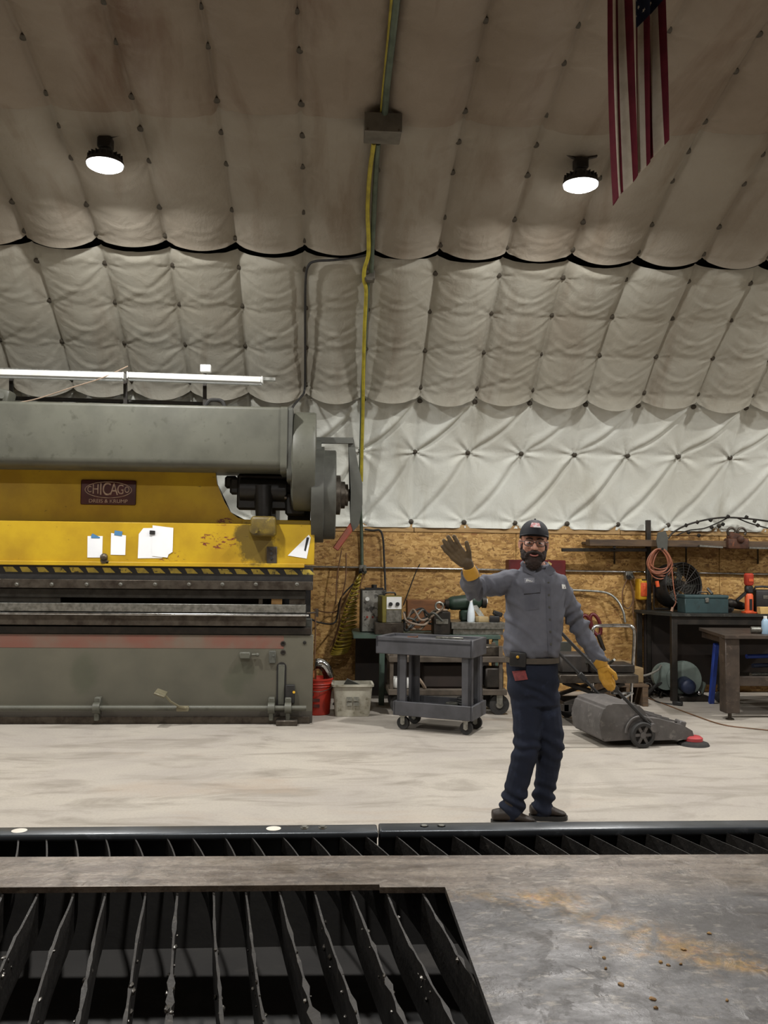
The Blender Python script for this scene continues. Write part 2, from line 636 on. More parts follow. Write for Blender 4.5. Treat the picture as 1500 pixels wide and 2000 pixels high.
# timber sheathing of the lower wall
def osb():
    m, nt, bs = _mk('strand_board')
    def strands(rot, sc, sx):
        vv = coords(nt, (sx, 1, 1.0), (0, rot, 0))
        wn = nt.nodes.new('ShaderNodeTexVoronoi')
        wn.inputs['Scale'].default_value = sc
        wn.inputs['Randomness'].default_value = 1
        nt.links.new(vv, wn.inputs['Vector'])
        sp = nt.nodes.new('ShaderNodeSeparateColor')
        nt.links.new(wn.outputs['Color'], sp.inputs[0])
        return sp.outputs[0], sp.outputs[1]
    a, a2 = strands(.25, 44, .3)
    b_, b2 = strands(-.6, 40, .32)
    c_, c2 = strands(1.3, 36, .32)
    sel = ramp(nt, nz(nt, coords(nt), 14, 3, .6, 1), [(.47, 0.0), (.50, 1.0)])
    f = mix(nt, sel, a, b_)
    sel2 = ramp(nt, nz(nt, coords(nt, loc=(5, 2, 3)), 11, 3, .6, 1), [(.56, 0.0), (.58, 1.0)])
    f = mix(nt, sel2, f, c_)
    col = ramp(nt, f, [(0, '#765429'), (.3, '#98733b'), (.6, '#b08a50'), (.85, '#c29e62'), (1, '#84582b')])
    big = nz(nt, coords(nt), 1.3, 5, .6)
    col = mix(nt, ramp(nt, big, [(.45, 0.0), (.7, .55)]), col, '#80592d')
    nt.links.new(col, bs.inputs['Base Color'])
    bs.inputs['Roughness'].default_value = .65
    bump(nt, bs, f, .25, .006)
    return m
OSB = osb()
YW = 10.36
b = B(); b.ext(XL, XR, YW+.03, YW+.12, 0, 1.98)
wall_low = tag(b.build('wall_back_base', MAT['wood_dark']), kind='structure')
seam = P(1008, 1060, YW).x
x = seam-2.44*4
while x < 9:
    b = B(); b.ext(x+.003, x+2.437, YW, YW+.03, .0, 1.83, .002)
    b.build('osb_panel', OSB, wall_low)
    b = B(); b.ext(x-1.2+.002, x+1.236, YW-.012, YW+.03, 1.832, 1.925, .003)
    b.build('ledger_board', M('ledger', '#a98a5c', .7, 0, '#8d6c41', 3, stretch=(1, 9, 9), col3='#6b4a2c', s3=6, lo3=.62, hi3=.7) if x < seam-8 else bpy.data.materials['ledger'], wall_low)
    x += 2.44

# ------------------------------------------------------------------ high-bay lamps, two in view and the rest unseen
def lamp_proto():
    t = thing('high_bay_lamp', 'round LED high-bay lamp lit white, hung from the quilted ceiling', 'lamp')
    b = B(); b.lathe([(.05, .09), (.085, .085), (.115, .05), (.138, .025), (.142, .0), (.13, .0)], (0, 0, 0), (0, 0, 1), 28)
    for i in range(20):
        a = i*math.pi/10
        b.box((.105*math.cos(a), .105*math.sin(a), .05), (.05, .006, .045), (0, 0, a))
    b.build('housing', MAT['black'], t, local=True)
    b = B(); b.lathe([(.132, .002), (.131, -.012), (.11, -.024), (.03, -.028)], (0, 0, 0), (0, 0, 1), 28)
    b.build('lens', EM('lamp_lens', (1, .98, .95), 70.0), t, local=True)
    b = B()
    b.box((0, 0, .165), (.11, .09, .09), None, .012)
    b.cyl((0, 0, .2), (0, 0, .30), .011)
    b.beam((-.13, 0, .235), (0, 0, .20), .03, .012)
    b.beam((.13, 0, .235), (0, 0, .20), .03, .012)
    b.torus((0, 0, .30), (0, 1, 0), .025, .007, 14, 6)
    b.build('driver_bracket', MAT['steel_dark'], t, local=True)
    return t
lampA = P(205, 322, 6.8)
lampB = P(1134, 361, 6.8)
step = lampB.x-lampA.x
lp = lamp_proto()
spots = []
for i in range(-2, 5):
    spots.append((lampA.x+step*i, lampA.y, (lampA.z+lampB.z)/2 if i not in (0, 1) else (lampA.z, lampB.z)[i]))
for i in (-1, 1, 3):
    spots.append((lampA.x+step*i-step*.5, 8.6-lampA.y, lampA.z))  # unseen camera-side row, added, thinned so the crown's shade shows on the ram
lamp_labels = {2: 'round LED high-bay lamp lit white, hung from bare quilted ceiling above the yellow press',
               3: 'round LED high-bay lamp lit white, hung beside the striped flag'}
first = True
for i, p in enumerate(spots):
    if abs(p[0]) > 11: continue
    o = lp if first else dup(lp, p)
    first = False
    o.location = p
    o['label'] = lamp_labels.get(i, 'unseen round LED high-bay lamp added beyond the view')
    o['group'] = 'high-bay lamps'
    ld = bpy.data.lights.new('lamp_light', 'AREA')
    ld.shape = 'DISK'
    ld.size = .22
    ld.energy = LAMP_W
    ld.color = LAMP_COL
    lo = bpy.data.objects.new('lamp_light', ld)
    COL.objects.link(lo)
    lo.location = (0, 0, -.034)
    lo.parent = o
# ------------------------------------------------------------------ plasma cutting table in the foreground
ZT = .765                                   # top of the slats
tb = thing('cutting_table', 'dark steel cutting table with rows of slag-crusted slats', 'cutting table', (.25, 1.6, 0))
MR = M('rail_paint', '#2f3338', .32, .3, '#3d4247', 4, bmp=.05, col3='#565b61', s3=14, lo3=.6, hi3=.75)
MBK = M('burnt_steel', '#1b1a19', .6, .4, '#292725', 10, bmp=.3)
MPAN = M('pan_sludge', '#2c2a28', .7, .0, '#232120', 3, bmp=.4, bscale=14, col3='#35322f', s3=5)
yr0, yr1 = 2.548, 2.624
xj = P(738, 1625, 2.6).x
for xa, xb, dz in ((-1.75, xj-.002, .0), (xj+.002, 2.25, .003)):
    b = B()
    b.ext(xa, xb, yr0, yr1, .757, .777+dz, .006, 3)
    b.ext(xa, xb, yr1-.025, yr1-.004, .50, .76)
    b.build('back_rail', MR, tb)
b = B(); b.ext(-1.75, -1.69, .45, yr1, .58, .77, .006); b.build('side_rail', MR, tb)
b = B(); b.ext(2.19, 2.25, .45, yr1, .58, .77, .006); b.build('side_rail', MR, tb)
b = B(); b.ext(-1.69, 2.19, .42, .48, .58, .77, .006); b.build('front_rail', MR, tb)
b = B()
b.ext(-1.69, 2.19, .48, yr1-.025, .44, .46)
b.ext(-1.69, 2.19, yr1-.06, yr1-.025, .46, .66)
b.ext(-1.69, 2.19, .48, .5, .46, .66)
b.ext(-1.69, -1.67, .5, yr0, .46, .66)
b.ext(2.17, 2.19, .5, yr0, .46, .66)
b.build('slag_pan', MPAN, tb)
for x in (-1.7, 2.2):
    for y in (.5, 2.6):
        b = B(); b.ext(x-.04, x+.04, y-.04, y+.04, 0, .6, .004); b.build('leg', MR, tb)
for px, py in ((27, 1632), (533, 1625.5), (925, 1623), (1401, 1622)):
    p = G(px, py, .777)
    b = B(); b.lathe([(.021, 0), (.021, .002), (.017, .0025)], (p.x, 2.588, .7755), (0, 0, 1), 20)
    o = b.build('slot_plug', M('slot_plug', '#d6d0c4', .5, 0, '#c2bbae', 9) if px < 30 else bpy.data.materials['slot_plug'], tb)
for px in (594, 630, 832, 866):
    p = G(px, 1625, .777)
    b = B(); b.cyl((p.x, 2.588, .774), (p.x, 2.588, .783), .009, .009, 6); b.cyl((p.x, 2.588, .775), (p.x, 2.588, .780), .013, .012, 12)
    b.build('rail_bolt', MAT['galv'], tb)
# slats: each its own strip of burnt plate, warped and crusted
pitch = .0797
xa = G(365, 1745, ZT).x
for i in range(-16, 25):
    rs = random.Random(i*3+5)
    b = B()
    ys = [.49+k*(2.56-.49)/64 for k in range(65)]
    ph, ph2 = rs.uniform(0, 6), rs.uniform(0, 6)
    bow = rs.uniform(.003, .012)
    crust = rs.random()
    top, bot, topb, botb = [], [], [], []
    for y in ys:
        t = y-2.05
        xx = xa+i*pitch-.135*t-.06*max(t, 0)**2*4-bow*math.cos(t*3.4+ph*.2)*1.2+.002*math.sin(y*9+ph2)
        th = .0022
        jag = .0
        near = max(0, 1-abs(y-1.62)/.55)
        th += near*(.0022+.0040*crust)*max(0, noise.noise(Vector((i*3.1, y*22, .5))))*2.2
        jag = near*.010*noise.noise(Vector((i*5.3, y*30, 2.5)))-.004*near
        if 2.14 < y < 2.36: jag = 0
        z = ZT+min(jag, .004)
        for L, dx, zz in ((top, -th, z), (topb, th, z-.001), (botb, .0018, ZT-.10), (bot, -.0018, ZT-.10)):
            L.append(b.bm.verts.new((xx+dx, y, zz)))
    rings = [[top[k], topb[k], botb[k], bot[k]] for k in range(65)]
    b.skin(rings)
    sl = b.build('slat', MAT['slat'] if 'slat' in MAT else MAT.setdefault('slat', M('slat_steel', '#2c2926', .55, .5, '#1f1c1a', 30, bmp=.4, bscale=90, col3='#4a453f', s3=40, lo3=.6, hi3=.72)), tb, 60)
    if -6 < i < 9:
        b = B()
        for k in range(rs.randint(9, 26)):
            y = rs.gauss(1.65, .16)
            if not 1.2 < y < 2.08: continue
            t = y-2.05
            xx = xa+i*pitch-.135*t-.06*max(t, 0)**2*4-bow*math.cos(t*3.4+ph*.2)*1.2+.002*math.sin(y*9+ph2)
            r = rs.uniform(.002, .0055)
            bmesh.ops.create_icosphere(b.bm, subdivisions=1, radius=1, matrix=Matrix.Translation((xx+rs.uniform(-.006, .006), y, ZT-rs.uniform(.0, .05))) @ Matrix.Diagonal((r, r*rs.uniform(1, 2.2), r*rs.uniform(.7, 1.6), 1)))
        sb = b.build('slag_beads', MAT['bead'] if 'bead' in MAT else MAT.setdefault('bead', M('slag_bead', '#6a6660', .3, .8, '#2b2927', 60, rvar=.15)), sl)
        sb['kind'] = 'stuff'

# rusty sheet left on the slats, with a rectangle already cut out of it
def sheet_mat():
    m, nt, bs = _mk('mill_sheet')
    v = coords(nt)
    f = nz(nt, coords(nt, (1, 1.5, 1)), 3.0, 8, .62, .6)
    c = mix(nt, ramp(nt, f, [(.40, 0.0), (.62, 1.0)]), '#605e5e', '#3f3d3d')
    # strip along the back edge is browner
    sp = nt.nodes.new('ShaderNodeSeparateXYZ'); nt.links.new(v, sp.inputs[0])
    wob = math_n(nt, 'MULTIPLY', math_n(nt, 'SUBTRACT', nz(nt, v, 6, 6, .65), .5), .16)
    yb = math_n(nt, 'ADD', sp.outputs[1], wob)
    edge = ramp(nt, math_n(nt, 'MULTIPLY', math_n(nt, 'SUBTRACT', yb, 2.0-1.9), 2.2), [(.04, 0.0), (.30, 1.0)])
    brn = mix(nt, ramp(nt, nz(nt, coords(nt, (.4, 2.5, 1)), 9, 7, .65, .4), [(.38, 0.0), (.62, 1.0)]), '#776d62', '#584e46')
    c = mix(nt, edge, c, brn)
    # rust sweep across the plate
    def band(cx, cy, ang, wid, ln):
        ca, sa = math.cos(ang), math.sin(ang)
        dx = math_n(nt, 'SUBTRACT', sp.outputs[0], cx)
        dy = math_n(nt, 'SUBTRACT', sp.outputs[1], cy)
        al = math_n(nt, 'ADD', math_n(nt, 'MULTIPLY', dx, ca), math_n(nt, 'MULTIPLY', dy, sa))
        ac = math_n(nt, 'ADD', math_n(nt, 'SUBTRACT', math_n(nt, 'MULTIPLY', dy, ca), math_n(nt, 'MULTIPLY', dx, sa)),
                    math_n(nt, 'MULTIPLY', math_n(nt, 'SUBTRACT', nz(nt, v, 7, 6, .65), .5), .22))
        g = math_n(nt, 'ADD', math_n(nt, 'POWER', math_n(nt, 'DIVIDE', math_n(nt, 'ABSOLUTE', ac), wid), 2.0),
                   math_n(nt, 'POWER', math_n(nt, 'DIVIDE', math_n(nt, 'ABSOLUTE', al), ln), 2.0))
        return math_n(nt, 'POWER', 2.718, math_n(nt, 'MULTIPLY', g, -1.0))
    L = WMsheet
    def loc(px, py):
        p = G(px, py, .78); return p.x-L.x, p.y-L.y
    r1 = band(*loc(1010, 1752), -.10, .035, .16)
    r2 = band(*loc(1300, 1830), -.75, .055, .22)
    r3 = band(*loc(1400, 1880), -.35, .03, .2)
    rr = math_n(nt, 'ADD', math_n(nt, 'ADD', r1, r2), r3, True)
    brk = ramp(nt, nz(nt, v, 26, 8, .7, .5), [(.40, 0.0), (.56, 1.0)])
    rustc = ramp(nt, nz(nt, v, 40, 5, .6), [(.35, '#665330'), (.55, '#86693c'), (.7, '#745033')])
    c = mix(nt, math_n(nt, 'MULTIPLY', rr, brk), c, rustc)
    blt = ramp(nt, nz(nt, coords(nt, (1, 1.4, 1), loc=(2, 5, 0)), 5.5, 9, .7, .8), [(.50, 0.0), (.62, 1.0)])
    c = mix(nt, math_n(nt, 'MULTIPLY', blt, .55), c, '#38332f')
    d1 = band(*loc(1430, 1790), -.15, .10, .22)
    c = mix(nt, math_n(nt, 'MULTIPLY', d1, .85), c, '#3c3836')
    sc = ramp(nt, nz(nt, coords(nt, (1.2, .7, 1), (0, 0, .5)), 11, 9, .75, .5), [(.54, 0.0), (.66, 1.0)])
    c = mix(nt, math_n(nt, 'MULTIPLY', sc, .45), c, '#3a3734')
    spk = ramp(nt, nz(nt, v, 75, 6, .75), [(.48, 0.0), (.62, 1.0)])
    c = mix(nt, math_n(nt, 'MULTIPLY', spk, .4), c, '#35312e')
    spk2 = ramp(nt, nz(nt, coords(nt, (1, 1.8, 1), loc=(4, 1, 0)), 28, 7, .7), [(.55, 0.0), (.66, 1.0)])
    c = mix(nt, math_n(nt, 'MULTIPLY', spk2, .45), c, '#8d867c')
    nt.links.new(c, bs.inputs['Base Color'])
    bs.inputs['Metallic'].default_value = .45
    nt.links.new(ramp(nt, nz(nt, coords(nt, (1, 2, 1)), 8, 6, .65), [(.35, .30), (.7, .62)]), bs.inputs['Roughness'])
    bump(nt, bs, math_n(nt, 'ADD', nz(nt, v, 30, 7, .7), math_n(nt, 'MULTIPLY', sc, -.4)), .22, .006)
    return m
WMsheet = Vector((.7, 1.9, ZT))
yb_, yc_, xc_ = 2.345, 2.118, .29
sh = thing('steel_sheet', 'rust-streaked steel sheet with a rectangle cut out, lying on the slats', 'metal sheet', WMsheet)
zt = ZT+.0145
b = B()
# L-shaped outline, gently stepped where the first cut started
xs = P(742, 1732, 2.12).x
poly = [(-1.68, yb_+.035), (2.18, yb_-.045), (2.18, .52), (xc_, .52), (xc_, yc_), (xs, yc_+.004), (xs, yc_+.022), (-1.68, yc_+.045)]
# split in convex quads so the sheet stays clean
def slab(bb, pts, z0, z1):
    bb.prism([(x, y, z0) for x, y in pts], (0, 0, z1-z0))
vv = [b.bm.verts.new((x, y, ZT+.001)) for x, y in poly]
f = b.bm.faces.new(vv)
r = bmesh.ops.extrude_face_region(b.bm, geom=[f])
for g in r['geom']:
    if isinstance(g, bmesh.types.BMVert): g.co.z = zt
bmesh.ops.triangulate(b.bm, faces=[q for q in b.bm.faces if len(q.verts) > 4])
b.build('plate', sheet_mat(), sh, 30)
# loose slag flakes on the sheet
FL = M('slag_flake', '#86693f', .8, 0, '#65492e', 40, bmp=.3)
for n_, (px, py, sz) in enumerate([(1153, 1851, 9), (1213, 1924, 15), (1290, 1880, 11), (1305, 1886, 9), (1275, 1952, 16), (1330, 1884, 7), (1420, 1955, 8), (1180, 1872, 8), (1335, 1855, 12), (1281, 1970, 9), (1183, 1893, 6), (1385, 1824, 9)]):
    p = G(px, py, zt)
    rs = random.Random(n_)
    b = B()
    s_ = sz*p.y/FPX*.36
    bmesh.ops.create_icosphere(b.bm, subdivisions=2, radius=1)
    for v_ in b.bm.verts:
        q = 1+.45*noise.noise(v_.co*1.7+Vector((n_*3.3, 0, 0)))
        v_.co = Vector((v_.co.x*s_*q, v_.co.y*s_*1.4*q, max(-.2, v_.co.z*q)*.0035+.0006))
    bmesh.ops.transform(b.bm, matrix=Matrix.Translation((p.x, p.y, zt)) @ Matrix.Rotation(rs.uniform(0, 3), 4, 'Z'), verts=b.bm.verts)
    tag(b.build('slag_flake', FL, None, 60), 'small ochre slag flake lying on the steel sheet', 'slag flake', 'slag flakes on the steel sheet')

# ------------------------------------------------------------------ press brake
pr = thing('press_brake', 'large old press brake with yellow ram, grey-green bed and flywheel', 'press brake', (-2.2, 8.9, 0))
PL = WM[pr.name].translation
YF = 8.40
PXL = -4.9
def zz(py, Y=YF, px=300): return P(px, py, Y).z
def xx_(px, Y=YF, py=1150): return P(px, py, Y).x
def yellow_mat():
    m, nt, bs = _mk('ram_yellow')
    v = coords(nt)
    f = nz(nt, v, 2.5, 6, .6)
    c = mix(nt, ramp(nt, f, [(.38, 0.0), (.65, 1.0)]), '#b79619', '#a17f16')
    sp = nt.nodes.new('ShaderNodeSeparateXYZ'); nt.links.new(v, sp.inputs[0])
    def spot(px, py, rx, rz, wob=.6):
        p = P(px, py, YF)-PL
        dx = math_n(nt, 'DIVIDE', math_n(nt, 'SUBTRACT', sp.outputs[0], p.x), rx)
        dz = math_n(nt, 'DIVIDE', math_n(nt, 'SUBTRACT', sp.outputs[2], p.z), rz)
        r2 = math_n(nt, 'ADD', math_n(nt, 'POWER', math_n(nt, 'ABSOLUTE', dx), 2.0), math_n(nt, 'POWER', math_n(nt, 'ABSOLUTE', dz), 2.0))
        r2 = math_n(nt, 'ADD', r2, math_n(nt, 'MULTIPLY', math_n(nt, 'SUBTRACT', nz(nt, v, 14, 7, .7), .5), wob*4))
        return ramp(nt, r2, [(.5, 1.0), (1.0, 0.0)])
    chips = ramp(nt, nz(nt, coords(nt, (1, 1, 2.2)), 17, 8, .7, .4), [(.53, 0.0), (.57, 1.0)])
    z1 = math_n(nt, 'ADD', spot(425, 1056, .22, .09, .2), math_n(nt, 'ADD', spot(330, 1085, .16, .06, .2), spot(435, 1018, .09, .05, .2)), True)
    c = mix(nt, math_n(nt, 'MULTIPLY', z1, chips), c, '#6b3024')
    few = ramp(nt, nz(nt, coords(nt, (1, 1, 2.5)), 11, 8, .75, .3), [(.655, 0.0), (.675, 1.0)])
    c = mix(nt, few, c, '#3a2f1c')
    gr = math_n(nt, 'ADD', spot(505, 1068, .20, .20, .55), spot(480, 1040, .12, .10, .5), True)
    c = mix(nt, math_n(nt, 'MULTIPLY', gr, .85), c, '#4d3f17')
    nt.links.new(c, bs.inputs['Base Color'])
    bs.inputs['Roughness'].default_value = .42
    bump(nt, bs, nz(nt, v, 18, 5), .06, .01)
    return m
YEL = yellow_mat()
def bed_mat():
    m, nt, bs = _mk('bed_paint')
    v = coords(nt)
    f = nz(nt, v, 1.6, 6, .6)
    c = mix(nt, ramp(nt, f, [(.36, 0.0), (.66, 1.0)]), '#5b584c', '#4f4d43')
    sp = nt.nodes.new('ShaderNodeSeparateXYZ'); nt.links.new(v, sp.inputs[0])
    def blob(px, py, rx, rz):
        p = P(px, py, YF)-PL
        dx = math_n(nt, 'DIVIDE', math_n(nt, 'SUBTRACT', sp.outputs[0], p.x), rx)
        dz = math_n(nt, 'DIVIDE', math_n(nt, 'SUBTRACT', sp.outputs[2], p.z), rz)
        r2 = math_n(nt, 'ADD', math_n(nt, 'POWER', math_n(nt, 'ABSOLUTE', dx), 2.0), math_n(nt, 'POWER', math_n(nt, 'ABSOLUTE', dz), 2.0))
        r2 = math_n(nt, 'ADD', r2, math_n(nt, 'MULTIPLY', math_n(nt, 'SUBTRACT', nz(nt, v, 6, 6, .65), .5), 1.6))
        return ramp(nt, r2, [(.3, 1.0), (1.3, 0.0)])
    s1 = math_n(nt, 'ADD', blob(165, 1318, .14, .22), math_n(nt, 'ADD', blob(480, 1310, .12, .14), blob(455, 1335, .12, .16)), True)
    c = mix(nt, math_n(nt, 'MULTIPLY', s1, .4), c, '#3a4030')
    foot_shade = math_n(nt, 'LESS_THAN', sp.outputs[2], P(300, 1389, YF).z)
    c = mix(nt, foot_shade, c, '#45413a')  # shade of the recess below the foot bar painted into the bed colour
    nt.links.new(c, bs.inputs['Base Color'])
    bs.inputs['Roughness'].default_value = .45
    bump(nt, bs, nz(nt, v, 12, 5), .05, .01)
    return m
BED = bed_mat()
xr = xx_(611, YF, 1320)
b = B(); b.ext(PXL, xr, YF, YF+.12, .0, zz(1239), .004); b.build('bed', BED, pr)
b = B(); b.ext(PXL, xr-.02, YF-.045, YF+.02, .0, zz(1398), .004); b.build('bed_foot', MAT['steel_mid'], pr)
b = B(); b.ext(xx_(545), xx_(586), YF-.16, YF+.02, .0, .05, .006); b.build('foot_plate', MAT['steel_mid'], pr)
STR = M('faded_red_paint', '#6e473c', .5, 0, '#665a4e', 1.8, lo=.38, hi=.6)
b = B(); b.ext(PXL, xx_(556), YF-.002, YF+.01, zz(1266), zz(1240), .001); b.build('painted_stripe', STR, pr)
# tooling stack
b = B(); b.ext(PXL, xx_(609), YF-.01, YF+.14, zz(1238), zz(1224), .003); b.build('bed_rail', MAT['steel_dark'], pr)
b = B(); b.ext(PXL, xx_(599), YF-.05, YF+.12, zz(1221), zz(1200), .004); b.build('die_block', MAT['steel_mid'], pr)
b = B(); b.tube([(PXL, YF-.062, zz(1199)), (xx_(604), YF-.062, zz(1199))], .0125, 12); b.build('gauge_bar', MAT['chrome'], pr)
b = B(); b.ext(PXL, xx_(598), YF-.03, YF+.10, zz(1195), zz(1179), .003); b.build('die', MAT['galv'], pr, 30)
b = B(); b.cyl((xx_(600), YF-.03, zz(1195)), (xx_(623), YF-.03, zz(1193)), .008); b.cyl((xx_(620), YF-.03, zz(1186)), (xx_(620), YF-.03, zz(1202)), .012)
b.build('gauge_handle', MAT['steel_mid'], pr)
MPU = M('punch_steel', '#3b3935', .42, .8, '#2b2926', 10)
b = B(); b.ext(PXL, xx_(597), YF+.0, YF+.06, zz(1168), zz(1151), .003); b.build('punch', MPU, pr)
xp = xx_(118)
b = B(); b.ext(PXL, xp, YF+.01, YF+.05, zz(1178), zz(1168), .002); b.build('punch_tip', MPU, pr)
for px0, px1, m_ in ((505, 513, MAT['steel_mid']), (530, 551, MAT['wood']), (565, 596, MAT['steel_mid'])):
    b = B(); b.ext(xx_(px0), xx_(px1), YF+.03, YF+.08, zz(1179), zz(1167), .001); b.build('die_shim', m_, pr)
b = B(); b.ext(PXL, xx_(611), YF-.03, YF+.10, zz(1150), zz(1133), .003); b.build('punch_holder', MAT['steel_mid'], pr)
b = B(); b.ext(PXL, xx_(611), YF+.0, YF+.10, zz(1133), zz(1106), .002); b.build('clamp_strip', MAT['black'], pr)
bb_ = B(); bb_.lathe([(.019, 0), (.019, -.006), (.013, -.006), (.013, -.018), (.009, -.022)], (0, 0, 0), (0, 1, 0), 14)
cb = bb_.build('clamp_bolt', MAT['galv'], pr, local=True); first_ = True
for px in (-32, 35, 103, 171, 237, 304, 370, 435, 500, 580):
    o = cb if first_ else cb.copy()
    if not first_: COL.objects.link(o); o.parent = pr
    first_ = False
    o.location = Vector((xx_(px), YF-.029, zz(1141, YF, px)))-PL
# hazard dashes
HZ = M('hazard_yellow', '#b8a03a', .5, 0, '#8a7a35', 9, col3='#3b3522', s3=25, lo3=.55, hi3=.65)
k = 0
px = -60
while px < 605:
    rs = random.Random(k)
    z0, z1 = zz(1119.5), zz(1109.5)
    w_ = rs.uniform(14, 19)
    x0_, x1_ = xx_(px), xx_(px+w_)
    sk = xx_(px+11)-xx_(px)
    b = B(); b.prism([(x0_, YF-.001, z1), (x1_, YF-.001, z1), (x1_+sk, YF-.001, z0), (x0_+sk*.5, YF-.001, z0)], (0, .004, 0))
    b.build('hazard_dash', HZ, pr, 30)
    px += 32.3; k += 1
# ram
YR = YF-.02
b = B(); b.ext(PXL, xx_(613), YR, YR+.10, zz(1100), zz(1021), .004); b.build('ram_lower_plate', YEL, pr)
b = B(); b.ext(PXL, xx_(594), YR-.025, YR+.02, zz(1106), zz(1098), .004); b.build('ram_lip', YEL, pr)
YU = YF+.17
poly = [(-700, 1023), (-700, 905), (418, 905), (424, 945), (438, 980), (450, 1000), (464, 1011), (478, 1015), (478, 1023)]
b = B()
pl = [P(px, py, YU) for px, py in poly]
pl[0].x = pl[1].x = PXL
pl[0].z = pl[-1].z; pl[1].z = pl[2].z
b.prism(pl, (0, .07, 0)); b.build('ram_upper_plate', YEL, pr, 25)
b = B(); b.ext(xx_(470, YU), xx_(608, YU), YU-.02, YU+.10, zz(1024), zz(1011), .006); b.build('ram_shoulder', YEL, pr)
b = B()
b.box(P(515, 1028, YF-.06), (.235, .16, .185), None, .035, 4)
b.cyl(P(496, 1034, YF-.02), P(496, 1034, YF-.16), .045, .04)
b.build('bearing_block', M('greasy_yellow', '#6e5c1e', .5, 0, '#4a3d18', 7, col3='#8d7a28', s3=12), pr)
b = B(); b.ext(xx_(520), xx_(540), YR-.012, YR+.01, zz(1098), zz(1065), .003)
sp_ = b.build('switch_plate', MAT['steel_mid'], pr)
for py in (1072, 1081, 1090):
    b = B(); b.cyl(P(530, py, YR-.01), P(530, py, YR-.022), .014); b.build('push_button', MAT['black'], sp_)
b = B(); b.sph(P(203, 1088, YF-.04), .035, 14, 10); b.cyl(P(203, 1094, YF+.01), P(203, 1094, YF-.05), .03); b.ext(xx_(199), xx_(213), YF-.045, YF, zz(1102), zz(1096), .002)
b.build('ball_fitting', M('greased_metal', '#5b5140', .4, .5, '#3d352a', 14), pr)
# nameplate
NPC = P(212, 962, YU-.008)
b = B(); b.box(NPC, (.51, .014, .232), None, .012, 2)
npl = b.build('nameplate', M('nameplate_red', '#4a1c1b', .5, 0, '#361413', 6), pr)
LET = M('nameplate_letter', '#b49a86', .55, 0, '#8d7565', 20)
b = B()
n_ = 40
for rr in (1.0,):
    pts = [NPC+Vector((.215*math.cos(2*math.pi*i/n_), -.009, .025+.075*math.sin(2*math.pi*i/n_))) for i in range(n_+1)]
    b.tube(pts, .0035, 5)
b.build('oval_border', LET, npl)
adv = 0
xs_ = [-.175, -.118, -.070, -.016, .052, .112, .172]
hs_ = [.060, .092, .115, .122, .115, .092, .060]
for ch, lx, hh in zip('CHICAGO', xs_, hs_):
    me = text_mesh(ch, hh*1.25)
    me.transform(Matrix.Translation(NPC-PL+Vector((lx, -.008, .026))) @ Matrix.Rotation(math.pi/2, 4, 'X') @ Matrix.Diagonal((.78, 1.12, 1, 1)))
    mobj('lettering', me, LET, npl, 30)
me = text_mesh('DREIS & KRUMP', .056)
me.transform(Matrix.Translation(NPC-PL+Vector((0, -.008, -.082))) @ Matrix.Rotation(math.pi/2, 4, 'X') @ Matrix.Diagonal((.92, .85, 1, 1)))
mobj('lettering', me, LET, npl, 30)
# crown: the long rounded cover above the ram
YC = 8.12
zt_, zb_ = zz(789, YC), zz(913, YC)
b = B()
prf = []
rr = .11
for (cy, cz, a0) in ((YC+rr*.35, zt_-rr*.35, 90), ):
    pass
def rrect(y0, y1, z0, z1, rs):
    pts = []
    for (cy, cz, a0, r) in ((y0+rs[0], z1-rs[0], 90, rs[0]), (y0+rs[1], z0+rs[1], 180, rs[1]), (y1-rs[2], z0+rs[2], 270, rs[2]), (y1-rs[3], z1-rs[3], 0, rs[3])):
        for k in range(7):
            a = math.radians(a0+90*k/6)
            pts.append((cy+r*math.cos(a), cz+r*math.sin(a)))
    return pts
xe = xx_(548, YC, 850)
pts = rrect(YC, YC+.75, zb_, zt_, (.03, .08, .04, .03))
b.prism([(PXL, y, z) for y, z in pts], (xe-PXL, 0, 0))
b.build('crown_cover', MAT['greypaint'], pr)
pts = rrect(YC-.012, YC+.76, zb_-.03, zt_+.004, (.03, .08, .04, .03))
b = B(); b.prism([(xe, y, z) for y, z in pts], (xx_(556, YC)-xe, 0, 0)); b.build('crown_flange', MAT['greypaint'], pr)
pts = rrect(YC-.0, YC+.74, zb_-.1, zt_-.0, (.03, .08, .04, .03))
b = B(); b.prism([(xx_(556, YC), y, z) for y, z in pts], (xx_(566, YC)-xx_(556, YC), 0, 0)); b.build('crown_end_plate', MAT['greydark'], pr)
# gear cover and flywheel, axes along the press
cg = P(580, 902, 8.55)
rg = (zz(802, 8.4)-zz(1000, 8.4))/2
b = B(); b.lathe([(rg*.9, 0), (rg*.985, .02), (rg, .05), (rg, .20), (rg*.98, .222), (rg*.5, .226)], (xx_(565, 8.3), 8.55, cg.z), (1, 0, 0), 56)
b.build('gear_cover', MAT['greypaint'], pr)
cf = P(625, 966, 8.6)
rf = .46
x0_ = xx_(606, 8.45)
b = B()
b.lathe([(rf*.4, -.01), (rf, .0), (rf, .112), (rf*.97, .116), (rf*.93, .116), (rf*.93, .22), (rf*.90, .228), (rf*.3, .23)], (x0_, 8.62, cf.z), (1, 0, 0), 56)
b.build('flywheel', MAT['greydark'], pr, 25)
x1_ = x0_+.23
b = B()
b.lathe([(.19, -.01), (.19, .04), (.13, .05), (.13, .085), (.105, .09), (.105, .115), (.06, .12), (.055, .16), (.03, .16), (.03, .24)], (x1_, 8.62, cf.z), (1, 0, 0), 32)
b.build('flywheel_hub', MAT['steel_mid'], pr, 25)
YB = 8.5
b = B(); b.beam(P(600, 860, YB), P(690, 861, YB), .06, .055); b.build('guard_arm', MAT['greydark'], pr)
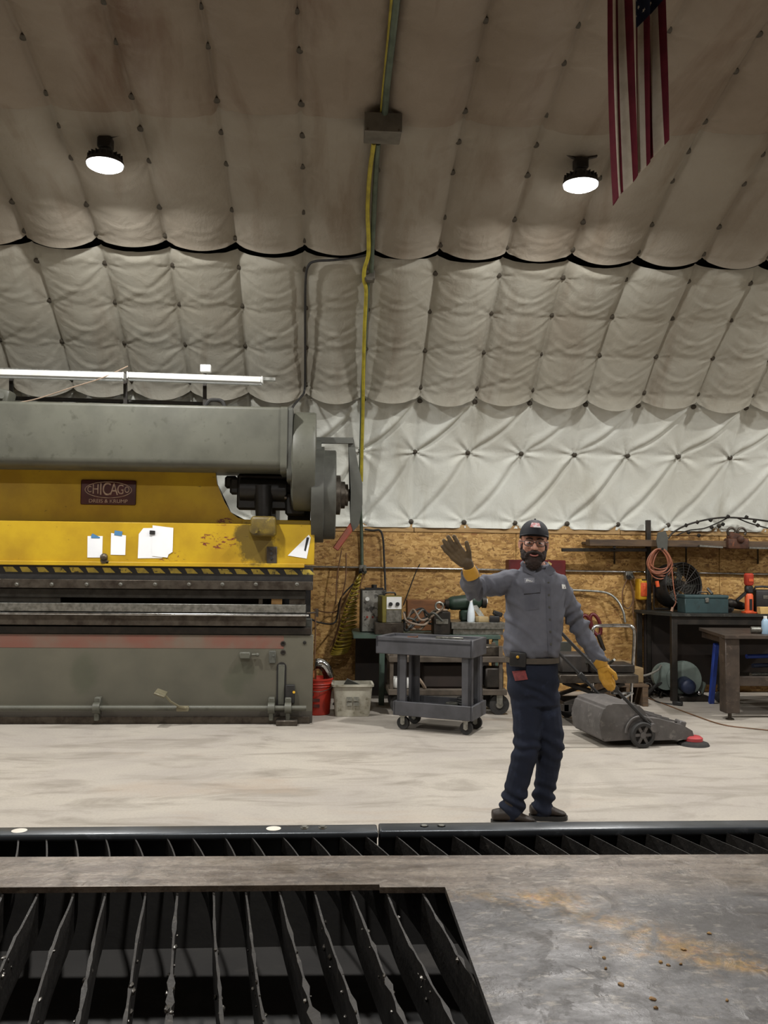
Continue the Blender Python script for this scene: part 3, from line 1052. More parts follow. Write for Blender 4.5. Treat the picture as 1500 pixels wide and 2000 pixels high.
poly = [(680, 856), (691, 858), (699, 905), (708, 945), (708, 985), (701, 1025), (690, 1038), (684, 1018), (685, 960), (681, 880)]
b = B(); b.prism([P(px, py, YB) for px, py in poly], (0, .05, 0)); b.build('guard_plate', MAT['greydark'], pr)
b = B(); b.beam(P(694, 1018, YB+.02), P(655, 1073, YB+.0), .062, .022, (0, 1, 0), .008); b.build('brake_lever', M('red_handle', '#8a3c2c', .5, 0, '#6b4030', 9), pr)
b = B(); b.cyl(P(606, 880, 8.5), P(628, 880, 8.5), .10, .10, 24); b.ext(xx_(607, 8.45), xx_(619, 8.45), 8.42, 8.6, zz(922, 8.4), zz(885, 8.4), .005)
b.build('pinion_bearing', MAT['greydark'], pr)
# dark works seen in the opening under the crown
b = B()
b.box(P(520, 962, 8.66), (.55, .14, .34), None, .02)
b.box(P(452, 942, 8.7), (.12, .1, .12), None, .02)
b.cyl(P(470, 955, 8.60), P(560, 958, 8.60), .11, .11, 20)
b.cyl(P(515, 1012, 8.52), P(515, 950, 8.55), .075, .095, 18)
b.box(P(578, 985, 8.60), (.2, .12, .22), None, .02)
b.box(P(470, 950, 8.66), (.2, .1, .16), None, .02)
b.build('connecting_rod', MAT['black'], pr)
b = B(); b.cyl(P(556, 972, 8.5), P(560, 972, 8.5), .018); b.build('rod_bolt', MAT['steel_mid'], pr)
b = B(); b.ext(xx_(468, 8.78), xx_(604, 8.78), 8.74, 8.86, zz(992, 8.78), zz(915, 8.78)); b.ext(xx_(560, 8.78), xx_(604, 8.78), 8.72, 8.80, zz(1018, 8.78), zz(990, 8.78)); b.build('drive_housing', MAT['black'], pr)
b = B(); b.ext(PXL, xx_(606), 8.70, 8.80, zz(1225, 8.7), zz(1120, 8.7)); b.build('back_gauge_beam', MAT['black'], pr)
# bed fittings
b = B(); b.ext(xx_(471), xx_(492), YF-.06, YF, zz(1285), zz(1272), .008); b.cyl(P(492, 1279, YF-.03), P(506, 1279, YF-.03), .012); b.sph(P(503, 1279, YF-.04), .018, 10, 8)
b.build('oiler', MAT['greypaint'], pr)
b = B(); b.ext(xx_(528), xx_(541), YF-.03, YF, zz(1294), zz(1270), .004); b.cyl(P(534, 1280, YF-.03), P(534, 1280, YF-.045), .01)
b.build('limit_switch', MAT['greydark'], pr)
for py in (1257, 1274):
    b = B(); b.lathe([(.022, 0), (.024, -.006), (.014, -.008), (.012, -.002)], P(553, py, YF), (0, 1, 0), 16); b.build('bed_bolt', MAT['steel_dark'], pr)
b = B(); b.lathe([(.016, 0), (.016, -.008), (.01, -.01)], P(595, 1255, YF), (0, 1, 0), 14); b.build('bed_bolt', MAT['steel_dark'], pr)
b = B()
pts = []
cx0, cx1 = xx_(543), xx_(562)
r_ = (cx1-cx0)/2
for k in range(13):
    a = math.pi*k/12
    pts.append(((cx0+cx1)/2+r_*math.cos(a), YF-.006, zz(1302)+r_*math.sin(a)))
pts += [(cx0, YF-.006, zz(1388)), (cx1, YF-.006, zz(1388))]
b.prism(pts, (0, .008, 0)); b.build('lever_slot', MAT['black'], pr)
b = B(); b.ext(xx_(546.5), xx_(558.5), YF-.02, YF-.004, zz(1376), zz(1297), .003); b.build('slot_lever', MAT['greypaint'], pr)
b = B(); b.ext(xx_(562), xx_(579), YF-.05, YF, zz(1372), zz(1336), .004); b.build('junction_box', MAT['black'], pr)
b = B(); b.cyl(P(574, 1352, YF-.05), P(574, 1352, YF-.07), .012); b.build('indicator_knob', MAT['yellow'], pr)
# foot bar with brackets and pedal
b = B(); b.tube([(PXL, YF-.09, zz(1383, YF-.09)), (xx_(602), YF-.09, zz(1383, YF-.09))], .024, 12); b.build('foot_bar', MAT['greypaint'], pr)
for px in (-140, 200, 535, 567):
    b = B()
    b.cyl((xx_(px)-.03, YF-.09, zz(1383, YF-.09)), (xx_(px)+.03, YF-.09, zz(1383, YF-.09)), .05, .05, 16)
    b.ext(xx_(px)-.028, xx_(px)+.028, YF-.08, YF, zz(1382), zz(1360), .006)
    b.ext(xx_(px)-.02, xx_(px)+.02, YF-.11, YF-.04, zz(1404), zz(1384), .006)
    b.build('bar_bracket', MAT['greypaint'], pr)
b = B()
pz = [P(368, 1384, YF-.13), P(350, 1380, YF-.16), P(333, 1370, YF-.2), P(322, 1357, YF-.24)]
for q0, q1 in zip(pz, pz[1:]): b.beam(q0, q1, .012, .035, (0, 1, 0))
b.box(P(357, 1384, YF-.12), (.11, .06, .045), None, .006)
b.box(P(314, 1354, YF-.25), (.10, .13, .02), (0.2, .35, 0), .006)
b.build('foot_pedal', M('tan_metal', '#76705a', .5, .3, '#5f5a48', 10), pr)
# side frames behind the bed and ram
MSF = MAT['greydark']
for xa in (xx_(520), PXL+.1):
    b = B()
    b.prism([(xa, 8.53, 0), (xa, 9.45, 0), (xa, 9.45, 2.5), (xa, 8.70, 2.5), (xa, 8.70, 1.75), (xa, 9.15, 1.7), (xa, 9.15, 1.02), (xa, 8.53, .98)], (.06, 0, 0))
    b.build('side_frame', MSF, pr, 25)
b = B(); b.ext(PXL, xx_(610), 8.52, 8.60, 0, .95, .004); b.build('bed_back', MSF, pr)

# papers taped to the ram
def sheet_px(name, pts, Y, label, mat=None, group=None):
    b = B(); b.prism([P(px, py, Y) for px, py in pts], (0, .0025, 0))
    return tag(b.build(name, mat or MAT['paper'], None, 20), label, 'paper', group)
yp = YR-.0035
s1 = sheet_px('paper_note', [(171, 1047), (200.5, 1047), (199.5, 1089), (170.5, 1089)], yp, 'white note under blue tape beside the ball fitting of the press')
s2 = sheet_px('paper_note', [(217, 1041), (246, 1046), (244.5, 1084), (216, 1083.5)], yp, 'white note under blue tape between the note and the clipped sheets')
BT = M('blue_tape', '#4b7ea8', .6, 0, '#3f6d94', 8)
for s_, pts in ((s1, [(178, 1045), (181, 1042), (195, 1049), (195, 1051), (178, 1051)]), (s2, [(224, 1036), (239, 1038), (238, 1047), (223, 1045)])):
    b = B(); b.prism([P(px, py, yp-.003) for px, py in pts], (0, .0028, 0)); b.build('tape', BT, s_, 20)
s3 = sheet_px('paper_sheet', [(280, 1031.5), (315, 1031), (330, 1034), (331, 1080), (316, 1090), (269, 1090.5), (271, 1043)], yp, 'large white sheet with a clipped corner, under the black magnet')
s4 = sheet_px('paper_sheet', [(298, 1026), (338.5, 1031), (337, 1078), (329, 1083), (327, 1089), (297, 1086)], yp-.004, 'white sheet overlapping another sheet under the black magnet')
b = B(); b.box(P(297.5, 1040, yp-.009), (.05, .010, .036), (0, .06, 0), .003)
tag(b.build('magnet', MAT['black']), 'small black magnet holding sheets to the yellow ram', 'magnet')
s5 = sheet_px('paper_sheet', [(562, 1085), (603, 1044.5), (607, 1050), (599, 1091)], yp, 'torn white triangular sheet at the end of the yellow ram')
b = B(); b.prism([P(px, py, yp-.001) for px, py in [(599, 1049), (604, 1050), (597, 1077), (594, 1075)]], (0, .002, 0)); b.build('black_mark', MAT['black'], s5, 20)

# strip lights and pipe run on top of the crown
def strip(px0, py0, px1, py1, Y, label):
    a, c = P(px0, py0, Y), P(px1, py1, Y)
    t = thing('strip_light', label, 'strip light', (a+c)/2)
    d = (c-a)
    b = B(); b.beam(a, c, .10, .055, (0, 0, 1), .006); hs = b.build('housing', MAT['white'], t)
    b = B(); b.beam(a+Vector((0, 0, -.035)), c+Vector((0, 0, -.035)), .055, .02, (0, 0, 1), .004); b.build('diffuser', M('diffuser', '#e4e8ea', .4, 0, '#d5dadd', 4) if 'diffuser' not in bpy.data.materials else bpy.data.materials['diffuser'], t)
    for e, q in ((a, -1), (c, 1)):
        b = B(); b.box(e+d.normalized()*(.006*q), (.012, .104, .062), None, .002); b.build('end_cap', MAT['white'], t)
    return t
strip(-90, 726, 241, 735, 8.45, 'white strip light over the press crown, nearer its nameplate end')
strip(252, 734, 511, 743, 8.45, 'white strip light over the press crown with a small box on top')
rail = B(); rail.beam(P(-80, 719, 8.62), P(538, 741, 8.62), .04, .03)
rl = tag(rail.build('light_rail', MAT['galv']), 'thin pale metal rail carrying the strip lights above the press', 'rail')
for px in (22, 245, 400):
    b = B(); b.beam(P(px, 722+px*.02, 8.60), P(px, 792, 8.60), .02, .035, (1, 0, 0)); b.build('upright', MAT['steel_dark'], rl)
b = B(); b.box(P(402, 720, 8.5), (.10, .06, .07), None, .006)
tag(b.build('outlet_box', MAT['white']), 'small white outlet box sitting on the strip light', 'outlet box')
b = B(); b.tube([P(-60, 775, 8.75), P(396, 789, 8.75)], .02, 10)
b.tube([P(-40, 800, 8.7), P(-40, 776, 8.75)], .02, 8); b.tube([P(395, 800, 8.7), P(395, 788, 8.75)], .02, 8)
b.tube([P(236, 800, 8.7), P(236, 784, 8.75)], .015, 8)
tag(b.build('grease_pipe', MAT['steel_dark']), 'dark pipe run lying along the top of the press crown', 'pipe')
b = B(); b.box(P(0, 778, 8.4), (.22, .2, .17), (0, .2, 0), .03, 2); b.cyl(P(-14, 775, 8.35), P(2, 772, 8.25), .03)
tag(b.build('gear_motor', MAT['greypaint']), 'small grey motor on the press crown under the strip lights', 'motor')
b = B(); b.tube([P(400, 795, 8.5), P(408, 783, 8.5), P(420, 781, 8.5), P(434, 784, 8.5), P(440, 797, 8.5)], .018, 8, 4)
tag(b.build('black_hose', MAT['rubber']), 'short black hose looped on the end of the press crown', 'hose')
b = B(); b.tube([P(-10, 790, 8.3), P(60, 782, 8.35), P(140, 757, 8.38), P(200, 738, 8.40), P(250, 715, 8.42)], .006, 6, 5)
tag(b.build('thin_cable', M('tan_cable', '#8d7a68', .6)), 'thin tan cable rising from the press crown to the strip light', 'cable')
# ------------------------------------------------------------------ services on the arch
PIPE = M('conduit', '#5f6a5c', .45, .5, '#4b5549', 8)
HOSE_Y = M('yellow_hose', '#a89a2e', .5, 0, '#8a7d26', 12)
def arch_run(pts, off): return [on_arch(px, py, off) for px, py in pts]
jb1 = on_arch(747, 262, .10)
jb2 = on_arch(722, 540, .13)
b = B(); b.tube(arch_run([(778, -30), (766, 80), (757, 160), (751, 225)], .16), .024, 10, 4)
tag(b.build('conduit', PIPE), 'grey conduit climbing the ceiling above the large junction box', 'conduit')
b = B(); b.tube(arch_run([(738, 280), (734, 340), (730, 420), (727, 480), (725, 530)], .15), .022, 10, 4)
tag(b.build('conduit', PIPE), 'grey conduit between the two junction boxes on the ceiling', 'conduit')
b = B(); b.tube(arch_run([(719, 545), (716, 600), (712, 680), (708, 760), (706, 840), (704, 930), (704, 1000)], .14)+[P(706, 1035, 10.3), P(707, 1108, 10.33)], .02, 10, 4)
tag(b.build('conduit', PIPE), 'grey conduit running down the blanket wall below the small junction box', 'conduit')
b = B(); b.tube(arch_run([(770, -30), (760, 80), (752, 160), (746, 225)], .13), .018, 8, 4)
tag(b.build('air_hose', HOSE_Y), 'yellow air hose climbing the ceiling above the large junction box', 'hose')
b = B(); b.tube(arch_run([(730, 280), (722, 340), (718, 410), (720, 470), (719, 500), (712, 525), (711, 548), (715, 570), (712, 640), (710, 720), (709, 800), (707, 880), (706, 940)], .17), .018, 8, 5)
tag(b.build('air_hose', HOSE_Y), 'yellow air hose running down the blanket wall beside the grey conduit', 'hose')
JB = M('box_grey', '#6a655c', .5, .3, '#56524a', 6)
def jbox(px, py, w_, h_, d_, off, label):
    p = on_arch(px, py, off)
    t = thing('junction_box', label, 'junction box', p)
    b = B(); b.box((0, 0, 0), (w_, d_, h_), None, .006); b.build('body', JB, t, local=True)
    b = B(); b.box((0, -d_/2-.004, -h_*.0), (w_*1.02, .01, h_*1.02), None, .003); cv = b.build('cover', JB, t, local=True)
    for sx in (-1, 1):
        b = B(); b.cyl((sx*w_*.42, -d_/2-.006, -h_*.4), (sx*w_*.42, -d_/2-.014, -h_*.4), .008, .008, 8); b.build('screw', MAT['steel_mid'], cv, local=True)
    return t
jbox(747, 252, .27, .14, .20, .20, 'large grey junction box on the ceiling conduit')
jbox(722, 541, .09, .09, .09, .14, 'small grey junction box on the conduit below the dark seam')
b = B(); b.tube(arch_run([(722, 497), (690, 503), (650, 508), (618, 510), (603, 518), (597, 545), (596, 620), (596, 700), (595, 760)], .13)+[P(588, 775, 9.2), P(575, 790, 8.9), P(568, 803, 8.62)], .012, 8, 5)
tag(b.build('black_cable', MAT['rubber']), 'black cable leaving the dark seam and hanging down to the press', 'cable')

# ------------------------------------------------------------------ wall services
yc = YW-.03
b = B(); b.tube([P(560, 1106, yc), P(1500, 1121.5, yc), P(1800, 1126, yc)], .013, 10)
cdt = tag(b.build('wall_conduit', MAT['chrome']), 'long shiny conduit running along the strand-board wall', 'conduit')
def outlet(px, py, label, r=.04):
    c = P(px, py, YW-.05)
    t = thing('wall_outlet', label, 'outlet', c)
    b = B(); b.box(c, (.085, .09, .10), None, .006); b.build('box', MAT['galv'], t)
    for s_ in (-1, 1):
        b = B(); b.cyl(c+Vector((.015*s_, -.04, .01*s_)), c+Vector((.03*s_, -.10, -.03)), .024, .018, 10); b.build('plug', MAT['black'] if s_ < 0 else MAT['galv'], t)
    return c
o1 = outlet(708, 1112, 'metal outlet box with plugs on the conduit near the press')
o2 = outlet(1227, 1124, 'metal outlet box with plugs beside the yellow wall box')
b = B(); b.tube([P(712, 1034, YW-.08), P(728, 1036, YW-.08), P(742, 1036, YW-.08), P(748, 1052, YW-.08), P(750, 1085, YW-.08), P(752, 1130, YW-.1), P(753, 1160, YW-.2)], .012, 7, 5)
tag(b.build('power_cable', MAT['rubber']), 'black power cable bent over the wall top down to the bench', 'cable')
b = B(); b.tube([P(820, 1102, YW-.04), P(812, 1118, YW-.04), P(800, 1150, YW-.1), P(788, 1182, YW-.15)], .007, 6, 4)
tag(b.build('leaning_rod', MAT['steel_dark']), 'thin dark rod leaning on the wall over the bench', 'rod')

# cords that hang beside the press
CORD = M('brown_cord', '#6f4d33', .6, 0, '#54402b', 9)
cords = [
 ([(705, 1118), (692, 1150), (678, 1185), (662, 1220), (650, 1262)], CORD, 'brown cord hanging from the outlet, straightest of the bundle'),
 ([(704, 1118), (680, 1160), (664, 1190), (640, 1196), (612, 1190)], CORD, 'brown cord looping from the outlet to the press bed'),
 ([(708, 1120), (700, 1160), (684, 1195), (668, 1230), (655, 1265)], CORD, 'brown cord hanging along the yellow coil hose'),
 ([(690, 1140), (665, 1170), (655, 1215), (625, 1216), (605, 1208)], MAT['rubber'], 'black cord looping from the bundle to the die end'),
 ([(676, 1080), (675, 1130), (665, 1180), (660, 1230), (645, 1262)], CORD, 'brown cord hanging down the wall behind the bundle'),
 ([(616, 1188), (616, 1230), (615, 1265), (614, 1310), (612, 1335)], CORD, 'brown cord dropping straight behind the red bucket'),
 ([(667, 1075), (658, 1130), (656, 1180)], CORD, 'thin brown cord below the red brake lever'),
]
for i, (pts, m_, lab) in enumerate(cords):
    Y = YW-.06-.03*i if i != 5 else 8.95
    b = B(); b.tube([P(px, py, Y-(.5 if (i in (1, 3) and px < 630) else 0)) for px, py in pts], .008 if i != 3 else .01, 6, 5)
    tag(b.build('loose_cable', m_), lab, 'cord', 'cords hanging by the press')
# coiled yellow hose
b = B()
axis = crom([P(px, py, YW-.30) for px, py in [(702, 1125), (694, 1150), (686, 1180), (682, 1205), (678, 1235), (668, 1262), (662, 1275)]], 14)
pts = []
n = len(axis)
for i in range(n*10):
    t = i/10
    k = min(int(t), n-2)
    p = axis[k].lerp(axis[k+1], t-k)
    a = i*2*math.pi/40
    env = .02+.075*min(1, (i/(n*10))*1.6)
    pts.append(p+Vector((env*math.cos(a), env*math.sin(a)*.9, .025*math.sin(a*1+1))))
b.tube(pts, .0105, 6)
tag(b.build('coil_hose', M('olive_hose', '#8d7a22', .45, 0, '#6b5b18', 12)), 'coiled yellow air hose hanging by the green bench', 'hose')

# red first-aid style cabinet behind the man
t = thing('wall_cabinet', 'dark red metal cabinet hung on the strand-board wall behind the man', 'cabinet', P(1050, 1180, YW))
RD = M('cabinet_red', '#5c1517', .45, .1, '#481012', 5)
a, c = P(994, 1093, YW-.20), P(1105, 1172, YW-.20)
b = B(); b.ext(a.x, c.x, YW-.2, YW, c.z, a.z, .008); b.build('body', RD, t)
b = B(); b.ext(a.x+.01, c.x-.01, YW-.215, YW-.2, c.z+.01, a.z-.03, .004); dr = b.build('door', RD, t)
b = B(); b.box(P(1072, 1103, YW-.22), (.05, .004, .06), (0, .6, 0)); b.build('sticker', M('sticker_tan', '#b39a5c', .6), dr)
b = B(); b.ext(P(1060, 0, YW-.2).x, P(1118, 1180, YW-.2).x, YW-.24, YW, P(1100, 1181, YW-.2).z, P(1100, 1176, YW-.2).z, .003); b.build('shelf_lip', MAT['galv'], t)
b = B(); b.ext(P(1100, 1150, YW-.2).x, P(1112, 1150, YW-.2).x, YW-.18, YW, P(1100, 1177, YW-.2).z, P(1100, 1145, YW-.2).z, .003); b.build('side_bracket', RD, t)

# bent conduit with hose end
b = B(); b.tube([P(1100, 1152, YW-.06), P(1150, 1154, YW-.07), P(1185, 1158, YW-.1), P(1205, 1172, YW-.14), P(1217, 1194, YW-.18), P(1221, 1216, YW-.2)], .014, 8, 5)
tag(b.build('bent_pipe', MAT['galv']), 'bent metal pipe curving down from the red cabinet', 'pipe')
# dark red clamps
for k, (px, py) in enumerate(((1147, 1222), (1163, 1220))):
    t = thing('hand_clamp', ['dark red hand clamp on the wall, closer to the man', 'dark red hand clamp on the wall, closer to the bent pipe'][k], 'clamp', P(px, py+30, YW-.1), 0, 'dark red hand clamps')
    c = P(px, py, YW-.1)
    b = B()
    pts = [c+Vector((.055*math.cos(2*math.pi*i/24)+.03*math.sin(2*math.pi*i/24)*-1, 0, .12*math.sin(2*math.pi*i/24))) for i in range(25)]
    b.tube(pts, .022, 8); b.build('grip', RD, t)
    b = B(); b.beam(c+Vector((.03, 0, -.11)), c+Vector((.10, 0, -.30)), .04, .06, (0, 1, 0), .01); b.build('jaw', MAT['steel_dark'], t)
b = B(); b.tube([P(1160, 1240, YW-.15), P(1168, 1275, YW-.2), P(1185, 1300, YW-.4), P(1215, 1316, YW-.6), P(1255, 1320, YW-.7), P(1283, 1310, YW-.6), P(1291, 1300, YW-.5)], .012, 7, 6)
tag(b.build('grey_hose', M('grey_hose', '#77746c', .5)), 'grey hose looping from the clamps over the floor pallet', 'hose')

# yellow wall box
t = thing('wall_box', 'yellow plastic box fixed to the wall beside the shelf post', 'box', P(1253, 1172, YW))
c = P(1254, 1151, YW-.08)
b = B(); b.box(c, (.125, .15, .245), None, .02, 3); b.build('body', MAT['yellow'], t)
b = B(); b.box(c+Vector((0, -.075, 0)), (.085, .02, .16), None, .01, 2); b.build('cover', MAT['orange'], t)
b = B(); b.box(c+Vector((0, -.06, .11)), (.06, .03, .02), None, .004); b.build('latch', MAT['black'], t)
for k, pts in enumerate(([(1225, 1130), (1216, 1155), (1217, 1180), (1228, 1188), (1236, 1170), (1232, 1140)], [(1230, 1132), (1238, 1160), (1236, 1190), (1240, 1220), (1247, 1250), (1252, 1290)])):
    b = B(); b.tube([P(px, py, YW-.1-.02*k) for px, py in pts], .007, 6, 5)
    tag(b.build('loose_cable', CORD), ['brown cord looped under the outlet by the yellow wall box', 'brown cord hanging down the wall below the yellow wall box'][k], 'cord', 'cords under the outlet')

# ------------------------------------------------------------------ shelf rack on the right
yp_ = YW-.14
b = B(); zt2 = P(1266, 1016, yp_).z
b.ext(P(1262, 1100, yp_).x, P(1270, 1100, yp_).x, yp_-.03, yp_+.03, 0, zt2, .004)
tag(b.build('shelf_post', MAT['steel_dark']), 'dark square steel post standing against the wall by the shelf', 'post')
t = thing('wall_shelf', 'long weathered wooden shelf held on the wall', 'shelf', P(1330, 1070, YW-.2))
a, c = P(1152, 1053, YW-.34), P(1152, 1066, YW-.34)
b = B(); b.ext(a.x, 5.4, YW-.34, YW-.18, c.z, a.z, .004); b.build('board', MAT['wood_dark'], t)
b = B(); b.ext(a.x, 5.4, YW-.18, YW-.0, c.z+.02, c.z+.05, .004); b.build('board', MAT['wood_dark'], t)
for px in (1200, 1340, 1480):
    b = B(); b.beam(P(px, 1068, YW-.32), P(px, 1068, YW), .03, .03); b.beam(P(px, 1070, YW-.28), P(px, 1100, YW), .02, .02); b.build('bracket', MAT['steel_dark'], t)
b = B(); b.beam(P(1097, 1074, YW-.24), P(1262, 1074, YW-.24), .05, .04, (0, 0, 1), .004)
tag(b.build('steel_bar', MAT['steel_dark']), 'long rusty steel bar lying under the wall shelf end', 'bar')
b = B(); b.beam(P(1365, 1066, YW-.36), P(1410, 1069, YW-.36), .05, .02); b.beam(P(1462, 1070, YW-.36), P(1560, 1072, YW-.36), .05, .02)
tag(b.build('bright_strip', MAT['galv']), 'bright metal strip lying along the shelf edge', 'strip')
# pipe tent with clips (wire garland) on the shelf
b = B()
arc = [P(px, py, YW-.2) for px, py in [(1305, 1052), (1315, 1040), (1340, 1026), (1375, 1016), (1410, 1011), (1450, 1012), (1500, 1018), (1540, 1026)]]
b.tube(arc, .011, 7, 5)
arc2 = [P(px, py, YW-.18) for px, py in [(1320, 1046), (1345, 1036), (1375, 1032), (1400, 1022), (1420, 1012)]]
b.tube(arc2, .008, 6, 5)
b.tube([P(px, py, YW-.18) for px, py in [(1440, 1012), (1465, 1022), (1500, 1032)]], .008, 6, 5)
gr = tag(b.build('rod_arch', MAT['steel_dark']), 'arched dark rod with clips resting on the wall shelf', 'rod')
cl = B()
for px, py in [(1340, 1026), (1362, 1020), (1388, 1016), (1422, 1009), (1458, 1010), (1474, 1018), (1390, 1030), (1345, 1040), (1365, 1046), (1412, 1024), (1480, 1026)]:
    b = B(); b.box(P(px, py, YW-.2), (.035, .03, .04), (.3, .5, .2), .006); b.build('clip', MAT['steel_dark'], gr)
# rusty clevis block
RUST = M('rusty_iron', '#5b3a2a', .7, .3, '#3f2b22', 14, bmp=.3, col3='#7a4a30', s3=20)
t = thing('chain_hoist', 'rusty chain hoist block with two hooks sitting on the wall shelf', 'hoist', P(1438, 1072, YW-.3))
c = P(1438, 1062, YW-.32)
b = B(); b.box(c, (.25, .14, .12), None, .02, 2); b.box(c+Vector((-.03, 0, .08)), (.14, .1, .09), (0, .2, 0), .02); b.build('body', RUST, t)
for sx in (-1, 1):
    b = B(); b.torus(c+Vector((.06*sx, -.01, .135)), (0, 1, 0), .048, .014, 18, 7, -40, 250); b.build('hook', MAT['steel_mid'], t)
b = B(); b.sph(c+Vector((.02, -.07, .05)), .045, 10, 8); b.build('pulley', RUST, t)

# cord bundle on its hanger
t = thing('cord_hanger', 'grey sheet-metal hanger plate on the shelf post', 'hanger', P(1294, 1078, YW-.38))
poly = [(1285, 1040), (1300, 1037), (1305, 1050), (1303, 1078), (1286, 1078), (1282, 1055)]
b = B(); b.prism([P(px, py, YW-.40) for px, py in poly], (0, .012, 0)); b.build('plate', MAT['greydark'], t)
b = B(); b.cyl(P(1294, 1072, YW-.40), P(1294, 1072, YW-.50), .014); b.beam(P(1294, 1048, YW-.39), P(1294, 1048, YW-.15), .04, .015); b.build('peg', MAT['steel_dark'], t)
t = thing('extension_cord', 'coiled brown extension cord hanging in loops from the grey hanger', 'cord', P(1292, 1150, YW-.46))
EXC = M('cord_rust', '#9a5f45', .55, 0, '#7d4a35', 9)
b = B()
rs = random.Random(3)
for k in range(8):
    cx, cw, ch = 1291+rs.uniform(-4, 4), rs.uniform(17, 29), rs.uniform(38, 62)
    pts = []
    for i in range(25):
        a_ = 2*math.pi*i/24
        w2 = cw*(.55+.45*(1-math.cos(a_))/2)
        pts.append(P(cx+w2*math.sin(a_)+(k-4)*.8, 1072+ch*(1-math.cos(a_))/2, YW-.47+.01*k))
    b.tube(pts, .007, 6, 2)
b.tube([P(1312, 1110, YW-.46), P(1316, 1150, YW-.46), P(1320, 1175, YW-.46), P(1314, 1188, YW-.46)], .007, 6, 5)
b.build('cord_loops', EXC, t)
b = B(); b.cyl(P(1314, 1186, YW-.46), P(1312, 1194, YW-.46), .014, .018); b.build('plug', M('tan_plug', '#b08a72', .5), t)
b = B(); b.cyl(P(1283, 1135, YW-.5), P(1285, 1146, YW-.5), .02, .02); b.build('socket', MAT['orange'], t)

# ------------------------------------------------------------------ right workbench with its things
ZB = P(1300, 1198, 9.62).z
t = thing('workbench', 'dark steel workbench against the wall under the shelf', 'workbench', (4.6, 9.9, 0))
bx0 = P(1262, 1195, 9.9).x
poly = [(bx0, 10.30), (bx0, 10.0), (P(1312, 1200, 9.6).x, 9.6), (5.6, 9.6), (5.6, 10.30)]
b = B(); b.prism([(x, y, ZB-.03) for x, y in poly], (0, 0, .03)); b.build('top', M('bench_top', '#3a3a36', .5, .4, '#2a2a27', 6, col3='#4f4d48', s3=12), t, 25)
for x, y in ((P(1316, 1300, 9.66).x, 9.66), (bx0+.04, 10.25), (5.5, 9.66), (5.5, 10.25)):
    b = B(); b.ext(x-.032, x+.032, y-.032, y+.032, 0, ZB-.03, .004); b.build('leg', MAT['steel_dark'], t)
b = B(); b.ext(bx0+.1, 5.5, 10.22, 10.26, .1, ZB-.05); b.build('back_panel', M('dark_panel', '#2b211b', .7, 0, '#1f1815', 4), t)
b = B(); b.ext(P(1318, 1300, 9.66).x, 5.5, 9.63, 9.65, ZB-.12, ZB-.03); b.build('apron', MAT['steel_dark'], t)
# drum fan
fc = P(1322, 1141, 10.08)
t = thing('drum_fan', 'round black drum fan standing on the steel workbench', 'fan', (fc.x, fc.y, ZB))
ax = Vector((.28, -.93, .1)).normalized()
R_ = .255
fcz = Vector((fc.x, fc.y, ZB+R_+.04))
b = B(); a_, bb2 = b.frame(ax)
n_ = 40
for rad, hh in ((R_, -.13),):
    rings = [b.ring(fcz+ax*h, a_, bb2, r, r, n_) for r, h in ((R_*.97, .13), (R_, .12), (R_, -.12), (R_*.97, -.13), (R_*.93, -.12), (R_*.93, .12), (R_*.97, .13))]
    b.skin(rings, False, False)
b.build('drum', MAT['black'], t)
b = B()
for k in range(1, 8): b.torus(fcz+ax*.135, ax, R_*k/8, .0035, 28, 5)
for k in range(8):
    d_ = a_*math.cos(k*math.pi/8)+bb2*math.sin(k*math.pi/8)
    b.tube([fcz+ax*.135-d_*R_*.96, fcz+ax*.135+d_*R_*.96], .004, 5)
b.build('grille', MAT['steel_dark'], t)
for k in range(4):
    b = B(); d_ = a_*math.cos(k*math.pi/2+.4)+bb2*math.sin(k*math.pi/2+.4)
    e_ = ax.cross(d_)
    q = [fcz+d_*.05+e_*.03, fcz+d_*R_*.85+e_*.09+ax*.04, fcz+d_*R_*.88-e_*.07-ax*.04, fcz+d_*.05-e_*.03]
    b.prism(q, ax*.005); b.build('blade', MAT['greydark'], t)
b = B(); b.cyl(fcz-ax*.1, fcz+ax*.06, .06); b.build('motor', MAT['steel_dark'], t)
b = B(); b.tube([fcz+Vector((-.27, 0, 0)), fcz+Vector((-.27, 0, -.27)), fcz+Vector((.27, 0, -.27)), fcz+Vector((.27, 0, 0))], .014, 8); b.build('stand', MAT['steel_dark'], t)
# teal toolbox
tx = P(1376, 1180, 9.75)
t = thing('toolbox', 'dull teal metal toolbox on the steel workbench', 'toolbox', (tx.x, 9.8, ZB))
TEAL = M('toolbox_teal', '#33484a', .5, .2, '#2a3c3e', 6, col3='#2c3a3b', s3=15)
w_ = P(1419, 1180, 9.72).x-P(1334, 1180, 9.72).x
h_ = P(1376, 1162, 9.72).z-ZB
b = B(); b.box((0, 0, h_*.4), (w_, .22, h_*.8), None, .006); b.build('body', TEAL, t, local=True)
b = B(); b.box((0, 0, h_*.9), (w_+.01, .23, h_*.2), None, .012, 2); b.build('lid', TEAL, t, local=True)
b = B(); b.box((0, -.118, h_*.72), (.04, .012, .05), None, .003); b.build('latch', MAT['galv'], t, local=True)
b = B(); b.tube([(-.06, 0, h_), (-.05, 0, h_+.025), (.05, 0, h_+.025), (.06, 0, h_)], .007, 6, 3); b.build('handle', MAT['black'], t, local=True)
b = B(); b.cyl(P(1382, 1149, 9.8), P(1391, 1160, 9.74), .016, .016, 12)
tag(b.build('steel_tube', MAT['chrome']), 'short shiny metal tube resting on the teal toolbox', 'tube')
